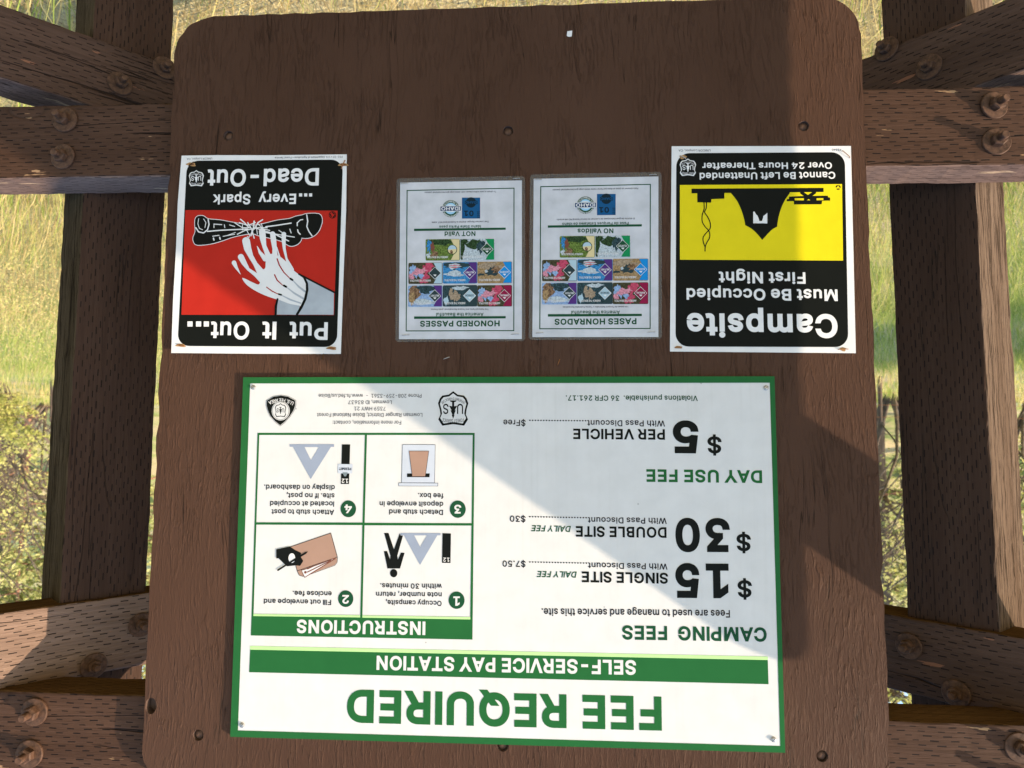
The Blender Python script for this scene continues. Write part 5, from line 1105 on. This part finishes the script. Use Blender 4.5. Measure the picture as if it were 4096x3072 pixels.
pass_notice((2380, 1030), CN2, CM2, [
    ('PASES HONRADOS', 1057, 1405, 281, 1411, 58, 62, 'dark green'), ('America the Beautiful', 900, 1333, 438, 1335, 32, 44, 'dark green'),
    ('Los pases de Parques Nationales y Tierras Federales Recreativas', 977, 1290, 358, 1293, 16, 14, 'ink'), ('NO Validos', 838, 554, 498, 557, 46, 50, 'dark green'),
    ('Pase de Parques Estatales de Idaho', 983, 492, 352, 500, 26, 44, 'dark green'), ('El distrito de guardabosques de Lowman es tierra Federal NO del estado.', 1040, 452, 297, 464, 16, 20, 'ink'),
    ('Para obtener un pase en linea por favor visite: store.usgs.gov/recreational-passes', 1073, 167, 262, 182, 16, 14, 'ink')],
    'laminated sheet headed pases honrados in Spanish beside the campsite poster')

# ------------------------------------------------------------------ the land behind the kiosk
def terrain_z(x, y):
    """flat by the kiosk, a gentle dip and a hillside far behind"""
    b = 0.05 * np.sin(0.9 * x + 0.4) * np.sin(0.7 * y) * np.clip((y - 1.0) / 4, 0, 1)
    h = np.clip((y - 30.0) / 60.0, 0, None)
    hill = 38.0 * (1 - np.exp(-1.6 * h ** 1.5)) * (1 + 0.10 * np.sin(x * 0.05 + 1) + 0.05 * np.sin(x * 0.13))
    return b + hill
def ground_material():
    m, nt, b = new_mat('dry and green grass ground')
    nb = NB(nt)
    tc = nb.n('ShaderNodeTexCoord').outputs['Object']
    big = nb.noise(nb.scale(tc, (0.30, 0.55, 1.0)), 1.0, 3.0)
    mid = nb.noise(nb.scale(tc, (2.2, 2.2, 1.0)), 1.0, 4.0, 0.65)
    fine = nb.noise(nb.scale(tc, (90, 40, 1.0)), 1.0, 4.0, 0.7, 0.6)
    sep = nb.n('ShaderNodeSeparateXYZ'); nb.l(tc, sep.inputs[0])
    green = nb.ramp(nb.math('ADD', big, nb.math('MULTIPLY', mid, 0.45)), 0.62, 0.85)
    near = nb.ramp(sep.outputs[1], 1.2, 4.0)
    green = nb.math('MULTIPLY', green, nb.math('MULTIPLY_ADD', near, 0.85, 0.15))
    straw = nb.mix(nb.ramp(fine, 0.34, 0.62), c4((0.24, 0.17, 0.085)), c4((0.72, 0.60, 0.32)))
    grn = nb.mix(nb.ramp(fine, 0.34, 0.66), c4((0.14, 0.19, 0.045)), c4((0.42, 0.48, 0.13)))
    nb.l(nb.mix(green, straw, grn), b.inputs['Base Color'])
    b.inputs['Roughness'].default_value = 0.9
    bp = nb.n('ShaderNodeBump'); bp.inputs['Strength'].default_value = 0.7; bp.inputs['Distance'].default_value = 0.02
    nb.l(fine, bp.inputs['Height']); nb.l(bp.outputs[0], b.inputs['Normal'])
    return m
gx = np.concatenate([np.linspace(-260, -40, 23), np.linspace(-38, 38, 77), np.linspace(40, 260, 23)])
gy = np.concatenate([np.linspace(-60, -4, 12), np.linspace(-3, 34, 75), np.linspace(36, 220, 47)])
GXX, GYY = np.meshgrid(gx, gy)
gv = np.stack([GXX, GYY, terrain_z(GXX, GYY)], -1).reshape(-1, 3)
nx = len(gx)
gf = [(j * nx + i, j * nx + i + 1, (j + 1) * nx + i + 1, (j + 1) * nx + i) for j in range(len(gy) - 1) for i in range(nx - 1)]
tag(mesh_obj('ground', gv, gf, ground_material(), None, smooth=True), kind='structure')
M_PATH = simple_mat('pale gravel', (0.40, 0.37, 0.34), (0.58, 0.54, 0.50), 8.0, 0.95)
px_ = np.linspace(-60, 60, 61)
pv = []
for x in px_:
    c = 25.0 + 0.8 * math.sin(x * 0.07)
    for y in (c - 1.1, c + 1.1): pv.append((x, y, float(terrain_z(np.array(x), np.array(y))) + 0.03))
tag(mesh_obj('gravel_path', pv, [(2 * i, 2 * i + 2, 2 * i + 3, 2 * i + 1) for i in range(60)], M_PATH), kind='structure')

def fast_mesh(name, V, quads, mats, tint, parent=None, idx=None):
    """big mesh of quads from arrays; tint is one value per vertex"""
    me = bpy.data.meshes.new(name)
    n, q = len(V), len(quads)
    me.vertices.add(n); me.vertices.foreach_set('co', np.asarray(V, np.float32).ravel())
    me.loops.add(q * 4); me.loops.foreach_set('vertex_index', np.asarray(quads, np.int32).ravel())
    me.polygons.add(q)
    me.polygons.foreach_set('loop_start', np.arange(0, q * 4, 4, dtype=np.int32))
    me.polygons.foreach_set('loop_total', np.full(q, 4, np.int32))
    if tint is not None:
        at = me.attributes.new('tint', 'FLOAT', 'POINT'); at.data.foreach_set('value', np.asarray(tint, np.float32))
    for m in (mats if isinstance(mats, list) else [mats]): me.materials.append(m)
    if idx is not None: me.polygons.foreach_set('material_index', np.asarray(idx, np.int32))
    me.update(calc_edges=True)
    o = bpy.data.objects.new(name, me); COL.objects.link(o)
    if parent is not None: o.parent = parent
    return o
M_GRASS = tint_mat('grass blades', [(0.0, (0.13, 0.082, 0.040)), (0.22, (0.52, 0.39, 0.17)), (0.45, (0.70, 0.58, 0.27)), (0.62, (0.42, 0.47, 0.11)), (0.82, (0.24, 0.34, 0.07)), (1.0, (0.10, 0.16, 0.035))], 0.6, 0.5)
rng = np.random.default_rng(4)
def vnoise(x, y, s, seed):
    r = np.random.default_rng(seed); ph = r.uniform(0, 6.28, (6, 2)); w = r.uniform(.5, 1.6, (6, 2)) * s
    return sum(np.sin(w[i, 0] * x + ph[i, 0]) * np.sin(w[i, 1] * y + ph[i, 1]) for i in range(6)) / 3.0
def blades(n, y0, y1, hmin, hmax, wid, tint_fn, bend=0.5, lying=0.0, power=1.0, keep=None, spread=1.0):
    y = y0 + (y1 - y0) * rng.random(n) ** power
    half = (1.35 + 0.92 * (y + 1.2)) * spread
    x = -0.09 + rng.uniform(-1, 1, n) * half
    if keep is not None:
        k = rng.random(n) < keep(x, y); x, y = x[k], y[k]; n = len(x)
    a = rng.uniform(0, 6.283, n)
    h = rng.uniform(hmin, hmax, n) * (1 + 0.35 * vnoise(x, y, 1.7, 3))
    h = np.clip(h, hmin * .4, None)
    bd = bend * rng.uniform(.2, 1.0, n)
    lay = rng.random(n) < lying
    dx, dy = np.cos(a), np.sin(a)
    wx, wy = -dy, dx
    g = terrain_z(x, y)
    W = wid * rng.uniform(.6, 1.4, n)
    V = np.zeros((n, 6, 3))
    for k, (t, ww) in enumerate(((0, 1.0), (.55, .8), (1.0, .12))):
        out = h * bd * t * t; up = h * t * np.sqrt(np.clip(1 - (bd * t * .7) ** 2, .1, 1))
        out = np.where(lay, h * t, out); up = np.where(lay, 0.012 + 0.02 * rng.random(n) + .02 * t * rng.random(n), up)
        cx, cy, cz = x + dx * out, y + dy * out, g + up
        for s_ in (0, 1):
            sg = (s_ - .5) * W * ww
            V[:, 2 * k + s_] = np.stack([cx + wx * sg, cy + wy * sg, cz], -1)
    base = np.arange(n)[:, None] * 6
    Q = np.concatenate([base + np.array([0, 1, 3, 2]), base + np.array([2, 3, 5, 4])])
    t = np.clip(tint_fn(x, y) + rng.normal(0, .13, n), 0.02, 0.98)
    t = np.where(lay, rng.uniform(.15, .5, n), t)
    return V.reshape(-1, 3), Q, np.repeat(t, 6)
def merge(parts):
    V, Q, T, n = [], [], [], 0
    for v, q, t in parts:
        V.append(v); Q.append(q + n); T.append(t); n += len(v)
    return np.concatenate(V), np.concatenate(Q), np.concatenate(T)
near_t = lambda x, y: 0.42 + 0.14 * vnoise(x, y, 1.6, 11) + np.where(rng.random(len(x)) < .25, .22, 0)
weed_t = lambda x, y: 0.52 + 0.13 * vnoise(x, y, 1.2, 12) + 0.10 * np.clip(-x / 3, -1, 1)
lawn_t = lambda x, y: 0.66 + 0.12 * vnoise(x, y, .8, 13) + 0.04 * np.clip(-x / 6, -1, 1)
far_t = lambda x, y: 0.56 + 0.16 * vnoise(x, y, .45, 14)
V, Q, T = merge([
    blades(34000, .25, 3.0, .05, .18, .004, near_t, .95, .6, .9),
    blades(2600, .45, 3.0, .16, .38, .006, lambda x, y: .70 + .05 * vnoise(x, y, 2, 5), .7, 0.0, .9, keep=lambda x, y: np.clip(.25 + .9 * vnoise(x, y, 2.0, 21), .03, 1)),
    blades(40000, 2.2, 6.8, .10, .30, .005, weed_t, 1.0, .1, .9),
    blades(40000, 5.8, 12.0, .12, .30, .008, lawn_t, .9, 0.0, .8),
    blades(36000, 11.0, 26.0, .10, .28, .016, far_t, .8, 0.0, .8)])
tag(fast_mesh('grass', V, Q, M_GRASS, T), kind='stuff')
# feathery seed heads over the dry weeds
def flecks(n, cen_fn, size, tint_lo, tint_hi):
    c = cen_fn(n); n = len(c)
    u = rng.normal(size=(n, 3)); u /= np.linalg.norm(u, axis=1)[:, None]
    w = np.cross(u, rng.normal(size=(n, 3))); w /= np.linalg.norm(w, axis=1)[:, None]
    s1 = size * rng.uniform(.5, 1.4, n)[:, None]; s2 = s1 * rng.uniform(.35, .7, n)[:, None]
    V = np.stack([c - u * s1, c + w * s2, c + u * s1, c - w * s2], 1).reshape(-1, 3)
    Q = np.arange(n * 4).reshape(-1, 4)
    return V, Q, np.repeat(rng.uniform(tint_lo, tint_hi, n), 4)
def weed_heads(n):
    y = rng.uniform(2.6, 7.5, n); half = 1.35 + .92 * (y + 1.2); x = -0.09 + rng.uniform(-1, 1, n) * half
    k = vnoise(x, y, 1.3, 31) + .35 * np.clip(x / 3, -1, 1) > -.05; x, y = x[k], y[k]
    return np.stack([x, y, terrain_z(x, y) + .18 + .42 * rng.random(len(x)) ** .8], -1)
V, Q, T = flecks(120000, weed_heads, .0085, .12, .60)
tag(fast_mesh('seed_heads', V, Q, M_GRASS, T), kind='stuff')

# ------------------------------------------------------------------ trees and shrubs
M_BARK = simple_mat('grey brown bark', (0.07, 0.048, 0.034), (0.17, 0.12, 0.09), 9.0, 0.9, 0.0, 0.02, (1, 1, .25))
M_PINEBARK = simple_mat('reddish pine bark', (0.20, 0.09, 0.055), (0.36, 0.19, 0.13), 7.0, 0.9, 0.0, 0.02, (1, 1, .3))
M_TWIG = simple_mat('grey twig bark', (0.045, 0.032, 0.025), (0.16, 0.12, 0.09), 6.0, 0.85)
M_LEAF = tint_mat('sunny yellow green leaves', [(0.0, (0.045, 0.065, 0.016)), (0.35, (0.20, 0.24, 0.055)), (0.65, (0.42, 0.42, 0.12)), (1.0, (0.68, 0.60, 0.25))], 0.55, 0.4)
M_NEEDLE = tint_mat('pine needles', [(0.0, (0.035, 0.060, 0.020)), (0.5, (0.18, 0.23, 0.06)), (1.0, (0.50, 0.46, 0.20))], 0.55, 0.25)
def tube(acc, p0, p1, r0, r1, n=6):
    p0, p1 = np.array(p0, float), np.array(p1, float)
    d = p1 - p0; L = np.linalg.norm(d); d = d / (L or 1)
    u = np.cross(d, (0.3, 0.9, 0.2)); u /= np.linalg.norm(u) or 1; w = np.cross(d, u)
    a = np.linspace(0, 2 * math.pi, n, endpoint=False)
    ring = np.cos(a)[:, None] * u + np.sin(a)[:, None] * w
    k = acc['n']; acc['v'].append(p0 + ring * r0); acc['v'].append(p1 + ring * r1)
    acc['q'] += [(k + i, k + (i + 1) % n, k + n + (i + 1) % n, k + n + i) for i in range(n)]
    acc['n'] += 2 * n
def limbs(rnd, acc, tips, p, d, L, r, depth, droop=0.0, spread=.6, steps=4, kids=3, shrink=.62):
    p = np.array(p, float); d = np.array(d, float); d /= np.linalg.norm(d)
    pts = [p]
    for s in range(steps):
        d2 = d + np.array([rnd.uniform(-.22, .22), rnd.uniform(-.22, .22), rnd.uniform(-.14, .2) - droop])
        d = d2 / np.linalg.norm(d2)
        q = p + d * L / steps
        tube(acc, p, q, r * (1 - .7 * s / steps), r * (1 - .7 * (s + 1) / steps), 7 if r > .04 else 4)
        p = q; pts.append(p)
    if depth == 0:
        tips += pts[1:]
        return
    for k in range(kids):
        i = rnd.randint(1, steps); base = pts[i]
        a = rnd.uniform(0, 6.283)
        side = np.array([math.cos(a), math.sin(a), rnd.uniform(-.1, .5)])
        limbs(rnd, acc, tips, base, d * (1 - spread) + side * spread, L * shrink * rnd.uniform(.7, 1.2), r * .5, depth - 1, droop, spread, max(2, steps - 1), kids, shrink)
    tips.append(p)
def foliage(tips, per, rad, size, lo, hi, name, mat, parent, seed, flat=1.0):
    r = np.random.default_rng(seed)
    t = np.array(tips); k = len(t)
    c = np.repeat(t, per, 0); n = len(c)
    clump = np.repeat(r.uniform(0, 1, k), per)
    c = c + r.normal(size=(n, 3)) * rad * np.array([1, 1, flat])
    u = r.normal(size=(n, 3)); u[:, 2] *= .6; u /= np.linalg.norm(u, axis=1)[:, None]
    w = np.cross(u, r.normal(size=(n, 3))); w /= np.linalg.norm(w, axis=1)[:, None]
    s1 = size * r.uniform(.6, 1.4, n)[:, None]; s2 = s1 * r.uniform(.3, .6, n)[:, None]
    V = np.stack([c - u * s1, c + w * s2, c + u * s1, c - w * s2], 1).reshape(-1, 3)
    tint = np.clip(lo + (hi - lo) * (.6 * clump + .4 * r.random(n)), 0, 1)
    return fast_mesh(name, V, np.arange(n * 4).reshape(-1, 4), mat, np.repeat(tint, 4), parent)
def broad_tree(x, y, H, seed, label, mats=(None, None), lo=.35, hi=1.0, per=34, size=.11, rad=.40, droop=.03):
    rnd = random.Random(seed)
    z = float(terrain_z(np.array(x), np.array(y)))
    root = empty('tree', (x, y, z)); tag(root, label, 'tree', 'trees beyond the meadow')
    acc = dict(v=[], q=[], n=0); tips = []
    p = np.array([0, 0, -.2]); d = np.array([rnd.uniform(-.08, .08), rnd.uniform(-.08, .08), 1.0])
    N = 9; r0 = .022 * H; pts = []
    for s in range(N):
        q = p + d / np.linalg.norm(d) * H * .9 / N + np.array([rnd.uniform(-.08, .08), rnd.uniform(-.08, .08), 0])
        tube(acc, p, q, r0 * (1 - .85 * s / N), r0 * (1 - .85 * (s + 1) / N), 9)
        p = q; pts.append(p)
    for k in range(17):
        i = rnd.randint(1, N - 1); a = k * 2.4 + rnd.uniform(-.4, .4)
        up = rnd.uniform(.0, .6)
        limbs(rnd, acc, tips, pts[i], (math.cos(a), math.sin(a), up), H * .30 * (1.15 - .6 * i / N), r0 * .35, 1, droop, .6, 4, 4, .6)
    fast_mesh('trunk', np.concatenate(acc['v']), np.array(acc['q']), mats[0] or M_BARK, None, root)
    foliage(tips, per, rad, size, lo, hi, 'crown', mats[1] or M_LEAF, root, seed)
    return root
def pine(x, y, H, seed, label, bare=.25):
    rnd = random.Random(seed)
    z = float(terrain_z(np.array(x), np.array(y)))
    root = empty('pine_tree', (x, y, z)); tag(root, label, 'tree', 'trees beyond the meadow')
    acc = dict(v=[], q=[], n=0); tips = []
    N = 12; r0 = .018 * H; p = np.array([0, 0, -.2])
    for s in range(N):
        q = np.array([rnd.uniform(-.05, .05), rnd.uniform(-.05, .05), H * (s + 1) / N])
        tube(acc, p, q, r0 * (1 - .9 * s / N), r0 * (1 - .9 * (s + 1) / N), 9); p = q
    for k in range(46):
        h = H * (bare + (1 - bare) * k / 46.0); a = k * 2.4 + rnd.uniform(-.4, .4)
        L = H * .27 * (1.08 - (h / H)) + .3
        limbs(rnd, acc, tips, (0, 0, h), (math.cos(a), math.sin(a), rnd.uniform(-.1, .25)), L, r0 * .22, 1, .02, .45, 4, 3, .5)
    fast_mesh('trunk', np.concatenate(acc['v']), np.array(acc['q']), M_PINEBARK, None, root)
    foliage(tips, 20, .20, .10, .4, 1.0, 'crown', M_NEEDLE, root, seed, .8)
    return root
def spot(px, dist):
    """ground spot that lies at this photo column, dist metres beyond the board"""
    q = P(px, 1600, dist); return q[0], dist
def shrub(px, dist, H, seed, label, leaves=3, lo=.5, hi=1.0, stems=9, name='shrub', size=.045, group='bare shrubs in the meadow'):
    rnd = random.Random(seed)
    x, y = spot(px, dist); z = float(terrain_z(np.array(x), np.array(y)))
    root = empty(name, (x, y, z)); tag(root, label, 'shrub', group)
    acc = dict(v=[], q=[], n=0); tips = []
    for k in range(stems):
        a = k * 2.4 + rnd.uniform(-.5, .5)
        limbs(rnd, acc, tips, (rnd.uniform(-.15, .15), rnd.uniform(-.15, .15), -.05), (math.cos(a) * .55, math.sin(a) * .55, 1.0), H * rnd.uniform(.55, 1.0), .0085 * H, 2, .0, .55, 5, 4, .55)
    fast_mesh('stems', np.concatenate(acc['v']), np.array(acc['q']), M_TWIG, None, root)
    if leaves: foliage(tips, leaves, .09 * H / 2.9, size, lo, hi, 'leaves', M_LEAF, root, seed)
    return root
# photo columns run right to left of the reader: small columns lie at the reader's right
broad_tree(-16.5, 5.0, 9.0, 91, 'leafy tree standing well left of the kiosk and shading the meadow')
broad_tree(-9.6, 8.0, 6.5, 92, 'smaller leafy tree left of the kiosk whose shade crosses the lawn')
k_ = 0
for px, dist, H, lb in ((40, 33, 17, 'yellow green tree at the far right of the meadow, behind the thicket'), (330, 37, 18, 'tall leafy tree behind the right kiosk post'),
                        (760, 40, 15, 'broad leafy tree hidden behind the board, second from the right post'), (1300, 44, 15, 'leafy tree far behind the middle of the board, right of centre'),
                        (1900, 42, 16, 'leafy tree far behind the very middle of the board'), (2500, 44, 15, 'leafy tree far behind the middle of the board, left of centre'),
                        (3050, 40, 15, 'broad leafy tree hidden behind the board near the left post'),
                        (3500, 31, 17, 'pale yellow tree seen in the gap between board and left post'), (3620, 38, 20, 'tall tree rising behind the pale yellow one in the left gap'),
                        (4020, 34, 17, 'yellow green tree seen just outside the left post'), (4350, 36, 14, 'leafy tree at the far left beyond the kiosk')):
    x, y = spot(px, dist)
    broad_tree(x, y, H, 100 + k_, lb, droop=.05 if k_ % 2 else .02, lo=.6 if k_ in (0, 7, 9) else .5, hi=1.0); k_ += 1
for px, dist, H, lb in ((118, 27, 10, 'pine with a reddish trunk standing right of the right post'), (3780, 30, 13, 'tall pine hidden behind the left kiosk post'), (560, 29, 12, 'tall pine behind the right kiosk post beside the board')):
    x, y = spot(px, dist); pine(x, y, H, 200 + k_, lb); k_ += 1
shrub(20, 19.0, 6.5, 301, 'bare branched shrub with yellow leaves beyond the right post', 2, .7, 1.0, 9, size=.06)
shrub(-220, 20.0, 7.0, 302, 'large tangled shrub at the far right edge of the meadow', 2, .7, 1.0, 9, size=.06)
shrub(200, 23.5, 6.5, 303, 'twiggy shrub standing behind the right post', 2, .7, 1.0, 9, size=.06)
shrub(0, 15.5, 1.7, 304, 'dense green bush low in the meadow right of the right post', 10, .45, .9, 8, 'bush', .045, 'leafy bushes in the meadow')
shrub(3560, 20.0, 6.5, 305, 'bare branched shrub in the gap left of the board', 2, .7, 1.0, 9, size=.06)
shrub(3850, 22.0, 7.0, 306, 'twiggy shrub standing behind the left post', 5, size=.08)
shrub(4120, 21.5, 6.5, 307, 'leafy shrub at the far left edge of the meadow', 8, size=.08)
# wire fence across the meadow
fr_ = empty('wire_fence', (0, 14.5, 0)); tag(fr_, 'old wire fence with weathered wooden posts across the meadow', 'fence')
M_FENCE = simple_mat('weathered fence wood', (0.05, 0.035, 0.028), (0.12, 0.085, 0.065), 12.0, 0.9, 0.0, 0.01, (1, 1, .2))
fx = [spot(3522, 14.5)[0] + 3.1 * i for i in range(-4, 9)]
rr = random.Random(4)
tops = []
for x in fx:
    acc = dict(v=[], q=[], n=0); z = float(terrain_z(np.array(x), np.array(14.5)))
    ln = (rr.uniform(-.05, .05), rr.uniform(-.05, .05))
    for s in range(4): tube(acc, (x + ln[0] * s / 4, ln[1] * s / 4, z - .1 + 1.08 * s / 4), (x + ln[0] * (s + 1) / 4, ln[1] * (s + 1) / 4, z - .1 + 1.08 * (s + 1) / 4), .052 - .004 * s, .052 - .004 * (s + 1), 9)
    tube(acc, (x + ln[0], ln[1], z + .98), (x + ln[0], ln[1], z + .985), .036, .001, 9)
    fast_mesh('fence_post', np.concatenate(acc['v']), np.array(acc['q']), M_FENCE, None, fr_)
    tops.append((x, z))
for hgt in (.35, .62, .88):
    acc = dict(v=[], q=[], n=0)
    for (xa, za), (xb, zb) in zip(tops, tops[1:]):
        m_ = ((xa + xb) / 2, -.05, (za + zb) / 2 + hgt - .015)
        tube(acc, (xa, -.055, za + hgt), m_, .0035, .0035, 4); tube(acc, m_, (xb, -.055, zb + hgt), .0035, .0035, 4)
    fast_mesh('wire', np.concatenate(acc['v']), np.array(acc['q']), M_RUST, None, fr_)
